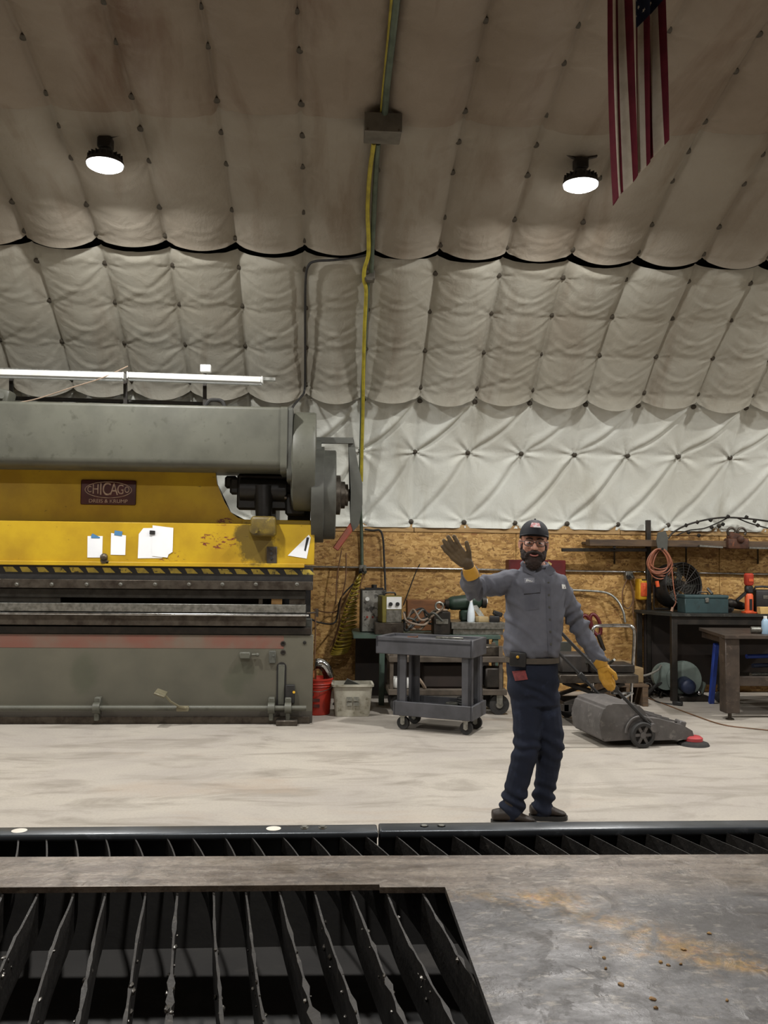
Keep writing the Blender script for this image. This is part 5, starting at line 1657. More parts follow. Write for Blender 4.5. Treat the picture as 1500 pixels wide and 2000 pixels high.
b = B(); b.tube([P(1150, 1372, 8.35), P(1200, 1372, 8.35), P(1232, 1355, 8.4)], .012, 8, 3); b.tube([P(1195, 1354, 8.35), P(1236, 1354, 8.42)], .012, 8); b.build('brace', MAT['chrome'], t)
zlo = P(1140, 1318, 8.2).z
t = thing('gear_engine', 'greasy engine block with fittings lying on the lift cart', 'engine', (lx0+.25, 8.4, zlo))
b = B(); b.box((lx0+.17, 8.42, zlo+.09), (.28, .3, .18), None, .02); b.box((lx0+.38, 8.4, zlo+.06), (.16, .24, .12), (0, 0, .2), .02); b.build('block', LB, t)
b = B(); b.cyl((lx0+.38, 8.3, zlo+.13), (lx0+.38, 8.22, zlo+.13), .055, .055, 18); b.build('flange', MAT['steel_mid'], t)
for k in range(5):
    b = B(); b.cyl((lx0+.28+.055*k, 8.28, zlo+.10+.03*(k % 2)), (lx0+.30+.055*k, 8.20, zlo+.14), .016, .012, 10); b.build('fitting', MAT['galv'], t)
b = B(); b.box((lx0+.6, 8.45, zlo+.04), (.3, .3, .08), None, .01); b.build('gearcase', MAT['steel_dark'], t)
t = thing('metal_sheet_stack', 'black metal sheet standing on the lift cart behind the man', 'metal sheet', (lx0+.1, 8.7, zlo))
b = B(); b.box((lx0+.1, 8.7, zlo+.13), (.3, .02, .26), (.15, 0, 0), .003); b.build('sheet', MAT['greydark'], t)
# pallet with scrap behind the lift cart
pz0 = G(1270, 1358)
t = thing('pallet', 'small wooden pallet on the floor by the wall', 'pallet', (pz0.x-.35, 9.5, 0))
pxa, pxb = P(1190, 1340, 9.3).x, P(1268, 1340, 9.3).x
for k in range(5):
    y = 9.3+.14*k
    b = B(); b.ext(pxa, pxb, y, y+.1, .20, .225, .003); b.build('deck_board', MAT['wood_dark'], t)
for x in (pxa+.04, (pxa+pxb)/2, pxb-.04):
    b = B(); b.ext(x-.03, x+.03, 9.3, 9.96, 0, .20, .003); b.build('stringer', MAT['wood_dark'], t)
CRB = M('carton_tan', '#8a7452', .75, 0, '#6c5a40', 5)
for k, (x, y, w_, h_, lab_) in enumerate(((pxa+.1, 9.5, .2, .14, 'dark greasy carton on the pallet closest to the chrome handle'), (pxb-.12, 9.55, .22, .16, 'tan carton on the pallet closest to the bench leg'), (pxa+.26, 9.75, .18, .2, 'taller tan carton at the back of the pallet'))):
    b = B(); b.box((x, y, .225+h_/2), (w_, .2, h_), (0, 0, .2*k-.1), .006)
    tag(b.build('carton', CRB if k else MAT['wood_dark']), lab_, 'carton')

# ------------------------------------------------------------------ push sweeper
o_ = Vector((2.545, 7.62, 0))
t = thing('push_sweeper', 'dusty grey push floor sweeper with tall black handle and red side brush', 'floor sweeper', o_, math.radians(7.5))
SG = M('sweeper_grey', '#5a5654', .6, 0, '#4a4745', 5, bmp=.1, col3='#6b6763', s3=14)
hw = .31
b = B()
side = [(-.30, .05), (-.325, .20), (-.28, .33), (-.22, .355), (.02, .345), (.10, .27), (.12, .06)]
b.prism([(x, -hw+.02, z) for x, z in side], (0, 2*hw-.04, 0)); 
bmesh.ops.bevel(b.bm, geom=[e for e in b.bm.edges if e.calc_length() > .5], offset=.02, segments=2, affect='EDGES')
b.build('hopper', SG, t, 35, local=True)
b = B()
side = [(.08, .05), (.08, .24), (.20, .225), (.42, .165), (.50, .12), (.52, .05)]
b.prism([(x, -hw+.0, z) for x, z in side], (0, 2*hw, 0)); b.build('front_housing', SG, t, 30, local=True)
b = B()
for q in (-.2, -.07, .06, .19): b.prism([(.16, q, .235), (.42, q, .172), (.42, q+.03, .172), (.16, q+.03, .235)], (0, 0, .012))
b.box((.45, -.2, .165), (.06, .10, .05), (0, .3, 0), .008); b.build('housing_rib', SG, t, local=True)
for sy in (-1, 1):
    y_ = sy*(hw+.035)
    b = B(); b.lathe([(.075, -.024), (.098, -.024), (.106, -.015), (.106, .015), (.098, .024), (.075, .024), (.075, -.024)], (.03, y_, .106), (0, 1, 0), 36, False, False); wh = b.build('wheel', MAT['rubber'], t, local=True)
    b = B(); b.cyl((.03, y_-.018, .106), (.03, y_+.018, .106), .026, .026, 18); 
    for k in range(6):
        a_ = k*math.pi/3; b.beam((.03+.02*math.cos(a_), y_, .106+.02*math.sin(a_)), (.03+.08*math.cos(a_), y_, .106+.08*math.sin(a_)), .024, .024, (0, 1, 0))
    b.build('hub', SG, wh, local=True)
    b = B(); b.torus((.03, sy*hw, .12), (0, 1, 0), .128, .012, 24, 6, 0, 180); b.build('wheel_arch', SG, t, local=True)
b = B(); b.lathe([(.13, .0), (.12, .02), (.07, .035), (.05, .04)], (.52, -hw+.02, .0), (0, 0, 1), 28); br = b.build('side_brush', MAT['rubber'], t, local=True)
b = B(); b.lathe([(.075, .035), (.075, .06), (.055, .075), (.02, .078)], (.52, -hw+.02, .0), (0, 0, 1), 24); b.build('brush_hub', M('brush_red', '#a83a3c', .5), br, local=True)
# handle: two arms to a cross grip
inv = WM[t.name].inverted()
foot1 = inv @ P(1275, 1421, 7.3); foot2 = Vector((foot1.x, hw-.02, foot1.z))
top1 = foot1+Vector((-.82, 0, .80)); top2 = foot2+Vector((-.82, .0, .80))
b = B(); b.tube([foot1, top1+Vector((.06, 0, -.06)), top1+Vector((.0, .04, 0)), top2+Vector((0, -.04, 0)), top2+Vector((.06, 0, -.06)), foot2], .014, 9, 3); b.build('handle', MAT['black'], t, local=True)
b = B(); b.cyl(foot1+Vector((.0, -.03, 0)), foot1+Vector((0, .04, 0)), .035); b.cyl(foot2+Vector((.0, -.03, 0)), foot2+Vector((0, .04, 0)), .035); b.build('pivot_knob', SG, t, local=True)
mid = foot1.lerp(top1, .42)
b = B(); b.box(mid, (.09, .035, .05), (0, .78, 0), .008); b.box(foot2.lerp(top2, .42), (.09, .035, .05), (0, .78, 0), .008); b.build('handle_clamp', MAT['black'], t, local=True)
# ------------------------------------------------------------------ flag hung from the ceiling
FY = 4.8
FW = B()
nu, nv = 130, 70
sc_ = FY/FPX
def flag_pt(u, v):
    # u 0..1 across the stripes, v 0..1 down the fly; hem and canton run at a slant
    ztop, slant = -190, 118
    length = 470
    py = ztop + length*v + slant*(1-u) - 20*math.sin(u*3.1)*0
    xl = 1188+10*v*v
    xr = 1293+6*v
    pinch = 1-.18*math.sin(min(1, max(0, v*1.1))*math.pi)*0
    w_ = .5+(u-.5)*pinch
    wob = .024*math.sin(2*math.pi*u*3.2+.6+v*.9)+.005*math.sin(2*math.pi*u*6.1+v*2)
    px = xl+(xr-xl)*(w_+wob)
    d = .045*math.sin(2*math.pi*u*3.4+1.9+v*1.2)*(.55+.45*v)+.03*math.sin(2*math.pi*u*1.3+v*2.0)
    return P(px, py, FY)+Vector((0, d, 0))
grid = [[flag_pt(i/nu, j/nv) for i in range(nu+1)] for j in range(nv+1)]
verts = [p for r in grid for p in r]
faces, mi = [], []
for j in range(nv):
    for i in range(nu):
        a = j*(nu+1)+i
        faces.append((a, a+1, a+nu+2, a+nu+1))
        u, v = (i+.5)/nu, (j+.5)/nv
        if v < .40 and u > 6/13:
            mi.append(2)
        else:
            mi.append(int(u*13) % 2)
t = thing('hanging_flag', 'flag with red and white stripes and starry blue canton hung from the ceiling', 'flag', flag_pt(.5, .0))
me = bpy.data.meshes.new('cloth')
me.from_pydata([p-WM[t.name].translation for p in verts], [], faces)
def cloth_mat(nm, c, c2): 
    return M(nm, c, .85, 0, c2, 9, bmp=.1, bscale=120, rvar=0, spec=.2)
cl_o = mobj('cloth', me, [cloth_mat('flag_red', '#5e1f2a', '#501924'), cloth_mat('flag_white', '#b5ac9d', '#a59b8b'), cloth_mat('flag_blue', '#20263a', '#191e30')], t, 180)
me.polygons.foreach_set('material_index', mi)
md = cl_o.modifiers.new('thick', 'SOLIDIFY'); md.thickness = .002
ST = cloth_mat('flag_star', '#c9c4b8', '#b9b3a6')
for r in range(9):
    for c in range(6 if r % 2 == 0 else 5):
        u = 6/13+(7/13)*((r+.7)/9.4)
        v = .40*((c+.6+(0 if r % 2 == 0 else .5))/6.3)
        if v < .19: continue
        b = B()
        ring = []
        for k in range(10):
            rr = (.0155 if k % 2 == 0 else .0065)
            a_ = math.pi/2+k*math.pi/5
            q = flag_pt(min(1, max(0, u+rr*1.15*math.cos(a_))), v+rr*.55*math.sin(a_))
            ring.append(q+Vector((0, -.004, 0)))
        b.prism(ring, (0, .002, 0)); b.build('star', ST, cl_o, 20)
b = B(); b.tube([flag_pt(0, 0)+Vector((-.02, 0, 0)), flag_pt(.5, 0), flag_pt(1, 0)+Vector((.02, 0, 0))], .008, 7, 3); b.build('header_rope', MAT['white'], t)

# ------------------------------------------------------------------ the man
MY = 5.25
mroot = thing('person', 'man in grey work shirt, jeans and dark cap waving a gloved hand', 'person', (G(1035, 1607).x, MY, 0))
def m(px, py, d=0.0): return P(px, py, MY+d) if d == 0 else P(px, py, MY)+Vector((0, d, 0))
SKIN = M('skin', '#c4917b', .5, 0, '#b07c68', 14, rvar=.05, bmp=.04)
SHIRT = M('shirt_grey', '#5f6068', .85, 0, '#53545c', 7, bmp=.12, bscale=160, rvar=0, spec=.25)
DENIM = M('denim', '#1c2130', .85, 0, '#151a27', 6, bmp=.15, bscale=180, rvar=0, spec=.25, col3='#272e40', s3=9, lo3=.56, hi3=.72)
BOOT = M('boot_brown', '#2d231c', .6, 0, '#211913', 9, bmp=.15)
GLY = M('glove_yellow', '#b8892a', .7, 0, '#a07420', 9, bmp=.15)
GLD = M('glove_palm', '#5a4930', .75, 0, '#463824', 8, bmp=.15)
BEARD = M('beard_hair', '#2a1a14', .8, 0, '#1c110d', 40, bmp=.5, bscale=220)
CAPM = M('cap_navy', '#171921', .8, 0, '#101219', 9, bmp=.1)

# head frame: x right in the picture, y towards the camera, z up
HO = m(1041, 1060, -.02)
Rh = Matrix.Rotation(math.radians(3.0), 4, 'Y') @ Matrix.Rotation(math.radians(-10), 4, 'Z') @ Matrix.Rotation(math.radians(4), 4, 'X')
Mh = Matrix.Translation(HO) @ Rh @ Matrix.Diagonal((1, -1, 1, 1))
def h(x, y, z): return Mh @ Vector((x, y, z))
def ell(b, c, r, rot=None):
    mm = Mh @ Matrix.Translation(Vector(c))
    if rot: mm = mm @ Euler(rot).to_matrix().to_4x4()
    bmesh.ops.create_uvsphere(b.bm, u_segments=18, v_segments=12, radius=1, matrix=mm @ Matrix.Diagonal((*r, 1)))
neck0 = m(1046, 1110, .02)
jt = dict(rs=m(994, 1136), re=m(917, 1150, -.10), rw=m(903, 1117, -.30), ls=m(1089, 1143, .0), le=m(1133, 1222, .03), lw=m(1167, 1290, -.05),
          ra_h=m(1022, 1322), ra_k=m(1022, 1455, -.03), ra_a=m(1001, 1580, -.02), lb_h=m(1058, 1322, .02), lb_k=m(1077, 1452, .0), lb_a=m(1066, 1582, .08))
# body: one continuous skin from head to ankles, mostly under the clothes
b = B()
ell(b, (0, -.008, .035), (.077, .096, .088))
ell(b, (0, .035, -.025), (.066, .062, .082))
ell(b, (0, .045, -.08), (.052, .048, .042))
ell(b, (.034, .07, -.022), (.027, .024, .026)); ell(b, (-.034, .07, -.022), (.027, .024, .026))
b.cap(h(0, .096, .012), h(0, .118, -.026), .0085, .0135)
b.sph(h(.011, .105, -.030), .010, 10, 8); b.sph(h(-.011, .105, -.030), .010, 10, 8)
b.cap(h(-.036, .083, .022), h(.036, .083, .022), .011, .011)
for s_ in (-1, 1):
    ell(b, (s_*.079, -.008, -.012), (.010, .021, .031), (0, 0, s_*.35))
    ell(b, (s_*.077, .0, -.035), (.008, .012, .014))
b.cap(h(0, -.015, -.06), neck0+Vector((0, 0, -.03)), .056, .062)
chest, waist, pelv = m(1043, 1165), m(1038, 1250), m(1040, 1305)
b.cap(neck0, chest, .07, .10); b.cap(chest, waist, .10, .095); b.cap(waist, pelv, .095, .10)
dn_ = Vector((0, 0, -.03))
b.cap(neck0+dn_*2, jt['rs']+dn_, .04, .04); b.cap(neck0+dn_*2, jt['ls']+dn_, .04, .04)
b.cap(jt['rs'], jt['re'], .05, .042); b.cap(jt['re'], jt['rw'], .042, .03)
b.cap(jt['ls'], jt['le'], .05, .042); b.cap(jt['le'], jt['lw'], .042, .03)
for a_, k_, f_ in (('ra_h', 'ra_k', 'ra_a'), ('lb_h', 'lb_k', 'lb_a')):
    b.cap(jt[a_], jt[k_], .075, .055); b.cap(jt[k_], jt[f_], .055, .04)
body = remesh('body', b, SKIN, mroot, .0055, 3)
# eyes, brows
for s_ in (-1, 1):
    b = B(); ell(b, (s_*.030, .086, .002), (.0125, .008, .006)); eye = b.build('eye', M('eye_white', '#cfc6bf', .3) if s_ < 0 else bpy.data.materials['eye_white'], mroot, 180)
    b = B(); ell(b, (s_*.030, .0925, .002), (.0052, .003, .0052)); b.build('iris', MAT['black'], eye, 180)
    b = B(); b.tube([h(s_*.012, .097, .024), h(s_*.03, .097, .029), h(s_*.05, .085, .024)], .0042, 6, 4); b.build('eyebrow', BEARD, mroot)
# beard and moustache
b = B()
ell(b, (0, .066, -.108), (.050, .046, .052))
ell(b, (0, .078, -.085), (.044, .03, .03))
for s_ in (-1, 1):
    ell(b, (s_*.050, .040, -.072), (.024, .040, .040))
    ell(b, (s_*.068, .012, -.040), (.010, .020, .034))
    b.cap(h(0, .112, -.047), h(s_*.036, .094, -.060), .0105, .011)
    b.cap(h(s_*.036, .094, -.060), h(s_*.044, .078, -.085), .011, .014)
def hairy(co, no): return .0035*noise.noise(co*95)+.002*noise.noise(co*240)
remesh('beard', b, BEARD, mroot, .0035, 2, hairy)
b = B(); b.tube([h(-.022, .104, -.0655), h(-.010, .1115, -.0705), h(.010, .1115, -.0705), h(.022, .104, -.0655)], .0048, 7, 4); b.build('lips', M('lip', '#9a5a50', .5), mroot)
# cap
b = B()
rings = []
for k in range(9):
    t_ = k/8
    z = .042+.094*math.sin(t_*math.pi/2)
    rr = math.cos(t_*math.pi/2*.985)
    ring = []
    for i in range(40):
        a_ = 2*math.pi*i/40
        fr = .012*max(0, math.sin(a_))*(1-t_)
        ring.append(b.bm.verts.new(h(.086*rr*math.cos(a_), -.008+(.105+fr)*rr*math.sin(a_), z-(.022 if t_ == 0 and math.sin(a_) < .3 else 0)*1)))
    rings.append(ring)
b.skin(rings, True, True); cp_ = b.build('cap', CAPM, mroot, 60)
b = B()
up, dn = [], []
for j in range(7):
    r_u, r_d = [], []
    for i in range(21):
        a_ = math.radians(22+136*i/20)
        ex = .050*(j/6)*math.sin((a_-math.radians(12))*180/156)
        x = (.087)*math.cos(a_)*(1+.04*j/6); y = -.008+.110*math.sin(a_)+ex
        z = .052-.018*(abs(x)/.085)**2*(.5+.5*j/6)+.004*(j/6)
        r_u.append(b.bm.verts.new(h(x, y, z+.003))); r_d.append(b.bm.verts.new(h(x, y, z)))
    up.append(r_u); dn.append(r_d)
b.skin(up, closed=False); b.skin(dn, closed=False)
for i in range(20):
    b.bm.faces.new((up[6][i], up[6][i+1], dn[6][i+1], dn[6][i]))
    b.bm.faces.new((up[0][i], up[0][i+1], dn[0][i+1], dn[0][i]))
b.build('cap_bill', CAPM, cp_, 60)
# badge on the cap front
b = B()
vs_ = []
for j in range(4):
    row = []
    for i in range(9):
        a_ = math.radians(66+48*i/8)
        t_ = .36+.24*j/3
        z = .042+.094*math.sin(t_*math.pi/2); rr = math.cos(t_*math.pi/2*.985)
        row.append(b.bm.verts.new(h(.088*rr*math.cos(a_), -.008+(.119-.012*t_)*rr*math.sin(a_)+.001, z+.001)))
    vs_.append(row)
b.skin(vs_, closed=False); b.build('cap_badge', M('badge_white', '#c9c0c2', .7, 0, '#b06a6a', 26, lo=.5, hi=.62), cp_, 60)
b = B(); b.sph(h(0, -.008, .137), .006, 8, 6); b.build('cap_button', CAPM, cp_)
# glasses
gl = B()
for s_ in (-1, 1):
    pts = []
    for i in range(21):
        a_ = 2*math.pi*i/20
        sx = math.copysign(abs(math.cos(a_))**.6, math.cos(a_)); sz = math.copysign(abs(math.sin(a_))**.6, math.sin(a_))
        x = s_*.033+.0265*sx; 
        pts.append(h(x, .112-.35*abs(x)**1.5*1.6, .001+.0165*sz))
    gl.tube(pts, .0021, 6)
    gl.tube([h(s_*.059, .098, .008), h(s_*.076, .07, .008), h(s_*.085, .0, .006), h(s_*.083, -.02, -.006)], .0022, 6, 3)
gl.tube([h(-.007, .113, .006), h(0, .116, .009), h(.007, .113, .006)], .002, 6, 3)
g_ = gl.build('glasses', MAT['black'], mroot)
LM, nt, bs = _mk('spectacle_lens')
bs.inputs['Base Color'].default_value = (.9, .92, .95, 1)
bs.inputs['Transmission Weight'].default_value = 1.0
bs.inputs['Roughness'].default_value = .02
bs.inputs['IOR'].default_value = 1.05
for s_ in (-1, 1):
    b = B(); b.prism([h(s_*.033+.025*math.cos(2*math.pi*i/16), .108-.35*abs(s_*.033+.025*math.cos(2*math.pi*i/16))**1.5*1.6, .001+.015*math.sin(2*math.pi*i/16)) for i in range(16)], Mh.to_3x3() @ Vector((0, .001, 0)))
    b.build('lens', LM, g_, 20)

# shirt
def loft(b, rows, seg=28):
    rings = []
    for (py, xl, xr, dp, dy, pw) in rows:
        c = (m(xl, py)+m(xr, py))/2+Vector((0, dy, 0))
        hw_ = (m(xr, py)-m(xl, py)).length/2
        ring = []
        for i in range(seg):
            a_ = 2*math.pi*i/seg
            cx_ = math.copysign(abs(math.cos(a_))**pw, math.cos(a_)); sy_ = math.copysign(abs(math.sin(a_))**pw, math.sin(a_))
            ring.append(b.bm.verts.new(c+Vector((hw_*cx_, -dp*sy_, 0))))
        rings.append(ring)
    b.skin(rings, True, True)
b = B()
loft(b, [(1104, 1021, 1071, .072, .02, .9), (1112, 1014, 1080, .082, .015, .85), (1122, 1000, 1094, .10, .01, .8), (1140, 989, 1102, .118, .0, .8), (1170, 988, 1102, .128, -.005, .8), (1210, 987, 1099, .130, -.005, .8), (1245, 983, 1095, .132, -.01, .8), (1266, 980, 1093, .136, -.01, .8), (1277, 983, 1091, .128, -.005, .8), (1285, 990, 1088, .112, 0, .85)])
b.cap(m(1005, 1134, .0), jt['rs'], .072, .070)
b.cap(jt['rs'], jt['re'], .072, .060); b.cap(jt['re'], jt['re'].lerp(jt['rw'], .86), .060, .050)
b.cap(m(1078, 1140, .0), jt['ls'], .072, .070)
b.cap(jt['ls'], jt['le'], .070, .058); b.cap(jt['le'], jt['le'].lerp(jt['lw'], .92), .057, .044)
b.lathe([(.052, 0), (.054, .0), (.054, .04), (.05, .045)], jt['re'].lerp(jt['rw'], .80), jt['rw']-jt['re'], 20)
b.lathe([(.046, 0), (.047, .0), (.047, .04), (.044, .045)], jt['le'].lerp(jt['lw'], .80), jt['lw']-jt['le'], 20)
ar_r = (jt['rs'], jt['re'], jt['rw']); ar_l = (jt['ls'], jt['le'], jt['lw'])
def shirt_fold(co, no):
    q = co
    d = .010*noise.noise(Vector((q.x*9+q.z*4, q.y*6, q.z*5-q.x*7)))
    # drag folds from the raised shoulder towards the hip, and loose creases
    g = (q.z+(q.x-1.2)*.85)*48+3.2*noise.noise(q*4.0)
    d += .017*(max(0, math.sin(g))**2-.3)*max(0, noise.noise(q*3.4+Vector((2, 0, 1)))+.35)
    g2 = (q.z-(q.x-1.2)*1.3)*40+3*noise.noise(q*5.0)
    d += .013*(max(0, math.sin(g2))**2-.3)*max(0, noise.noise(q*3.1+Vector((7, 3, 1)))+.1)
    for a_, e_, w2 in (ar_r, ar_l):
        de = (q-e_).length
        if de < .17:
            ax_ = (e_-a_).normalized()
            d += .011*math.sin((q-e_).dot(ax_)*95+4*noise.noise(q*9))*math.exp(-(de/.12)**2)
    # blouse above the belt
    zb_ = m(1040, 1268).z
    d += .010*math.exp(-((q.z-zb_)/.03)**2)*noise.noise(Vector((q.x*22, q.y*22, 3)))
    return d
shirt = remesh('shirt', b, SHIRT, mroot, .0065, 5, shirt_fold)
def bvh_of(o):
    me_ = o.data
    off = WM[o.parent.name].translation
    return BVHTree.FromPolygons([v.co+off for v in me_.vertices], [tuple(p.vertices) for p in me_.polygons])
sb_v = bvh_of(shirt)
def stick(bv, px, py, off=.002, fallback=MY-.12):
    d = ray(px, py).normalized()
    hit = bv.ray_cast(CAMP, d)
    if hit[0] is None:
        return P(px, py, fallback)
    return hit[0]-d*off
def patch(name, bv, quad, n, mat, parent, off=.002, thick=.002):
    """thin patch that lies on a garment: quad = four corners in the picture, draped onto the surface"""
    b = B(); rows = []; rows2 = []
    (x0_, y0_), (x1_, y1_), (x2_, y2_), (x3_, y3_) = quad
    for j in range(n[1]+1):
        r, r2 = [], []
        for i in range(n[0]+1):
            u, v = i/n[0], j/n[1]
            px = (x0_*(1-u)+x1_*u)*(1-v)+(x3_*(1-u)+x2_*u)*v
            py = (y0_*(1-u)+y1_*u)*(1-v)+(y3_*(1-u)+y2_*u)*v
            r.append(b.bm.verts.new(stick(bv, px, py, off+thick))); r2.append(b.bm.verts.new(stick(bv, px, py, -.002)))
        rows.append(r); rows2.append(r2)
    b.skin(rows, closed=False)
    for L_ in ([(r[0], q[0]) for r, q in zip(rows, rows2)], [(r[-1], q[-1]) for r, q in zip(rows, rows2)], list(zip(rows[0], rows2[0])), list(zip(rows[-1], rows2[-1]))):
        for (a_, c_), (e_, f_) in zip(L_, L_[1:]):
            b.bm.faces.new((a_, e_, f_, c_))
    return b.build(name, mat, parent, 60)
SH2 = M('shirt_grey_flap', '#595a62', .85, 0, '#4d4e56', 7, rvar=0, spec=.25)
fl = patch('pocket_flap', sb_v, [(1021, 1143), (1056, 1140), (1055, 1157), (1023, 1160)], (8, 5), SH2, shirt, .003, .006)
patch('pocket', sb_v, [(1024, 1160), (1054, 1157), (1053, 1190), (1026, 1193)], (8, 8), SH2, shirt, .0005, .0015)
patch('placket', sb_v, [(1066, 1125), (1075, 1126), (1080, 1280), (1071, 1280)], (3, 40), SH2, shirt, .001, .003)
for k in range(6):
    c = stick(sb_v, 1071+.9*k*1.1, 1138+24*k, .005)
    b = B(); b.cyl(c+Vector((0, .002, 0)), c+Vector((0, -.002, 0)), .006, .006, 12); b.build('shirt_button', MAT['greydark'], shirt)
patch('name_patch', sb_v, [(1024, 1129), (1044, 1128), (1044, 1138), (1025, 1139)], (5, 3), M('name_patch_grey', '#777880', .8, rvar=0), shirt, .001, .001)
b = B(); b.tube([stick(sb_v, px, py, .004) for px, py in [(1028, 1136), (1029.5, 1131), (1031, 1136), (1032.5, 1132), (1034, 1136), (1035.5, 1133.5), (1037, 1136), (1040, 1135)]], .0016, 5, 2); b.build('embroidery', MAT['white'], shirt)
patch('sleeve_patch', sb_v, [(1097, 1141), (1104, 1142), (1106, 1150), (1098, 1150)], (4, 4), MAT['white'], shirt, .001, .001)
# collar
for s_, pts in ((-1, [(1016, 1098), (1040, 1114), (1034, 1124), (1016, 1114)]), (1, [(1068, 1102), (1078, 1114), (1064, 1126), (1056, 1116)])):
    b = B()
    q = [P(px, py, MY)+Vector((0, -.07-.02*(i in (1, 2)), 0)) for i, (px, py) in enumerate(pts)]
    b.prism(q, (0, .012, 0)); b.build('collar', SH2, shirt, 30)
b = B()
pts = [neck0+Vector((.075*math.cos(2*math.pi*i/24), .078*math.sin(2*math.pi*i/24)-.005, .022+.018*math.sin(2*math.pi*i/24))) for i in range(25)]
b.tube(pts, .012, 8); b.build('collar_band', SH2, shirt)

# trousers
b = B()
loft(b, [(1276, 990, 1087, .112, 0, .85), (1290, 990, 1088, .118, 0, .85), (1320, 991, 1089, .125, 0, .85), (1350, 993, 1091, .122, 0, .9), (1375, 998, 1094, .110, 0, .9)])
def leg(b, pts):
    for (p, r), (q, r2) in zip(pts, pts[1:]): b.cap(p, q, r, r2)
leg(b, [(m(1026, 1335), .100), (m(1029, 1400, -.02), .088), (m(1026, 1455, -.04), .076), (m(1014, 1510, -.02), .070), (m(1004, 1555, -.01), .068), (m(999, 1584, -.01), .071)])
leg(b, [(m(1058, 1335, .02), .100), (m(1068, 1400, .01), .092), (m(1076, 1450, .01), .081), (m(1073, 1510, .05), .068), (m(1068, 1555, .07), .063), (m(1066, 1586, .08), .064)])
zk = m(1030, 1455).z; za = m(1000, 1575).z
def jean_fold(co, no):
    d = .005*noise.noise(Vector((co.x*10, co.y*10, co.z*4)))
    for zc, wd, am, fq in ((zk, .09, .007, 80), (za+.03, .08, .011, 95), (m(1040, 1345).z, .07, .006, 75)):
        d += am*math.exp(-((co.z-zc)/wd)**2)*math.sin((co.z+.35*(co.x-1.1))*fq+5*noise.noise(co*7))
    return d
jeans = remesh('jeans', b, DENIM, mroot, .0065, 4, jean_fold)
jb_v = bvh_of(jeans)
patch('pocket_patch', jb_v, [(1000, 1311), (1026, 1309), (1031, 1327), (1006, 1330)], (6, 4), M('red_rag', '#7d3636', .85, 0, '#5f2a2c', 25, rvar=0), jeans, .003, .003)
b = B()
rings = []
BELT = M('belt_tan', '#4a4238', .7, 0, '#3b342c', 9)
for dz, gro in ((-.016, .004), (-.016, .009), (.016, .009), (.016, .004)):
    c = (m(990, 1287)+m(1088, 1287))/2
    rings.append([b.bm.verts.new(c+Vector(((.148+gro)*math.copysign(abs(math.cos(2*math.pi*i/36))**.85, math.cos(2*math.pi*i/36)), -(.119+gro)*math.copysign(abs(math.sin(2*math.pi*i/36))**.85, math.sin(2*math.pi*i/36)), dz))) for i in range(36)])
rings.append(rings[0]); b.skin(rings, False, False); b.build('belt', BELT, mroot, 40)
b = B(); b.box(m(1003, 1283, -.12), (.095, .035, .085), (0, .05, -.25), .010, 2); pch = b.build('belt_pouch', MAT['black'], mroot)
b = B(); b.sph(m(1001, 1278, -.142), .009, 10, 8); b.build('pouch_snap', MAT['yellow'], pch)

# boots
def boot(hx, tx, dy, sf, yaw=0.0):
    b = B()
    h0, t0 = G(hx, 1606), G(tx, 1607)
    L_ = t0.x-h0.x
    y = MY+dy
    secs = [(0, .030, .085, .004), (.06, .037, .09, 0), (.25, .040, .10, 0), (.45, .041, .10, 0), (.65, .047, .074, 0), (.82, .045, .056, 0), (.95, .034, .046, .004), (1.0, .018, .034, .010)]
    rings = []
    for f_, hw_, hh, z0 in secs:
        ring = []
        for i in range(16):
            a_ = 2*math.pi*i/16
            zz_ = z0+.022+(hh-z0-.022)*(.5+.5*math.sin(a_))
            ring.append(b.bm.verts.new((h0.x+L_*f_, y+hw_*math.cos(a_)+yaw*L_*f_, zz_)))
        rings.append(ring)
    b.skin(rings)
    b.cap((h0.x+L_*sf, y+yaw*L_*.2, .07), (h0.x+L_*sf, y+yaw*L_*.2, .14), .043, .044)
    bt = remesh('boot', b, BOOT, mroot, .006, 3)
    b = B()
    out = []
    for f_, hw_ in ((-.01, .026), (.03, .037), (.25, .042), (.42, .041), (.62, .050), (.82, .048), (.95, .036), (1.02, .016)):
        out.append((f_, hw_))
    pl = [(h0.x+L_*f_, y-w2+yaw*L_*f_, 0) for f_, w2 in out]+[(h0.x+L_*f_, y+w2+yaw*L_*f_, 0) for f_, w2 in reversed(out)]
    b.prism(pl, (0, 0, .026)); b.build('sole', MAT['rubber'], bt, 30)
boot(958, 1041, -.02, .46, yaw=-.12)
boot(1040, 1112, .08, .38, yaw=-.05)

# gloves
def finger(b, pts, r):
    for (p, q, k) in zip(pts, pts[1:], range(9)): b.cap(p, q, r*(1-.06*k), r*(1-.06*(k+1)), 12)
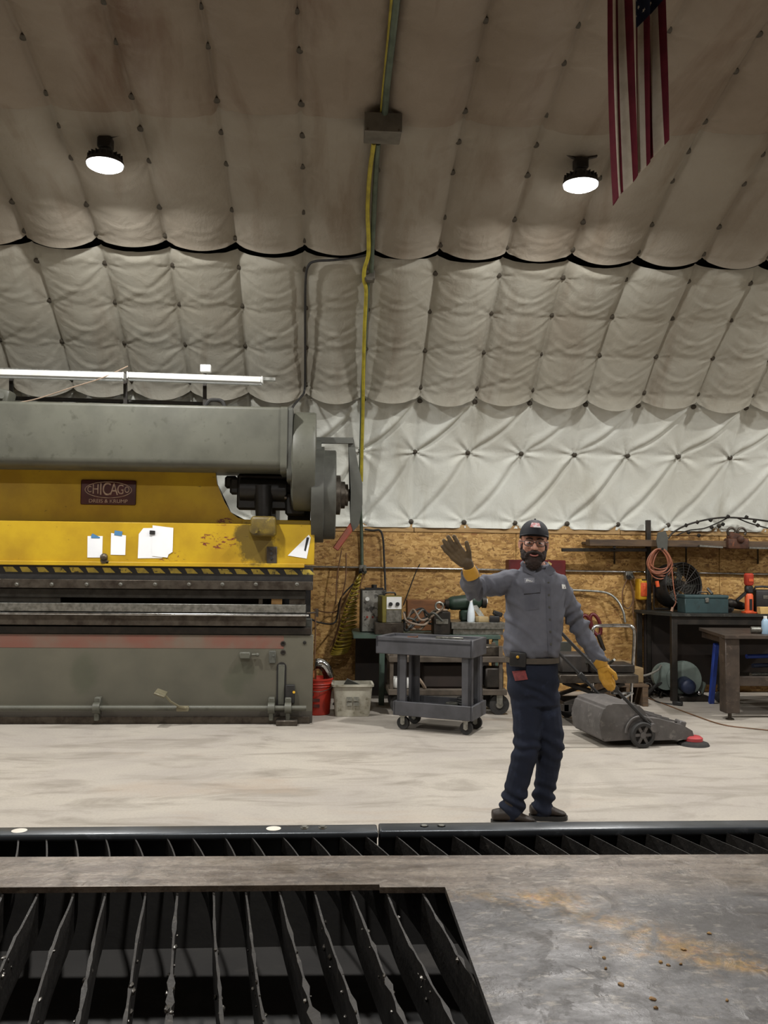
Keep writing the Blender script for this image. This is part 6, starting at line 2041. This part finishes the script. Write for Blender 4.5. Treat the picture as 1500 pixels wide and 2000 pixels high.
# waving right hand, palm towards the camera
d0 = -.33
def w_(px, py, d=0.0): return m(px, py, d0+d)
b = B()
wr = jt['rw']
b.cap(wr.lerp(jt['re'], .1), w_(896, 1098), .032, .030)
pal = [w_(886, 1096, .0), w_(893, 1088, .0), w_(876, 1080, -.005), w_(880, 1074, -.005), w_(885, 1072, 0), w_(888, 1082)]
for a_, c_ in (((897, 1097), (884, 1074)), ((893, 1099), (877, 1078)), ((889, 1100), (872, 1083)), ((886, 1101), (868, 1088))):
    b.cap(w_(*a_), w_(*c_, -.004), .019, .0165)
finger(b, [w_(884, 1074, -.004), w_(876, 1060, -.012), w_(871, 1050, -.006)], .0135)
finger(b, [w_(877, 1078, -.006), w_(866, 1063, -.018), w_(860, 1051, -.010)], .0138)
finger(b, [w_(872, 1083, -.006), w_(859, 1069, -.018), w_(852, 1058, -.012)], .0132)
finger(b, [w_(868, 1088, -.004), w_(855, 1077, -.014), w_(849, 1069, -.012)], .0118)
finger(b, [w_(899, 1092, -.004), w_(897, 1076, -.022), w_(893, 1062, -.024)], .0145)
gfold = lambda co, no: .0018*noise.noise(co*60)
gr_ = remesh('glove', b, GLD, mroot, .0042, 2, gfold)
gr_['label'] = 'raised leather glove with dark palm'
b = B(); ax_ = (w_(893, 1092)-wr)
b.lathe([(.040, -.03), (.044, -.028), (.043, .0), (.036, .035), (.033, .036)], wr, ax_, 20); b.build('glove_cuff', GLY, gr_)
# lowered left hand
b = B()
wl = jt['lw']
def v_(px, py, d=0.0): return m(px, py, -.06+d)
b.cap(wl, v_(1171, 1304), .033, .030)
for a_, c_ in (((1166, 1303), (1168, 1322)), ((1170, 1302), (1174, 1322)), ((1175, 1301), (1180, 1321)), ((1179, 1301), (1185, 1319))):
    b.cap(v_(*a_), v_(*c_, -.006), .018, .016)
finger(b, [v_(1168, 1322, -.004), v_(1173, 1334, -.02), v_(1180, 1342, -.018)], .0125)
finger(b, [v_(1174, 1322, -.006), v_(1180, 1335, -.02), v_(1186, 1343, -.016)], .013)
finger(b, [v_(1180, 1321, -.006), v_(1186, 1333, -.018), v_(1190, 1341, -.012)], .0125)
finger(b, [v_(1185, 1319, -.002), v_(1191, 1329, -.008), v_(1193, 1337, -.002)], .0115)
finger(b, [v_(1180, 1303, -.015), v_(1190, 1312, -.035), v_(1193, 1321, -.035)], .0135)
gl_ = remesh('glove', b, GLY, mroot, .0042, 2, gfold)
gl_['label'] = 'lowered yellow leather glove'
b = B(); b.lathe([(.040, -.03), (.043, -.028), (.042, .0), (.034, .035), (.031, .036)], wl, v_(1171, 1304)-wl, 20); b.build('glove_cuff', GLY, gl_)
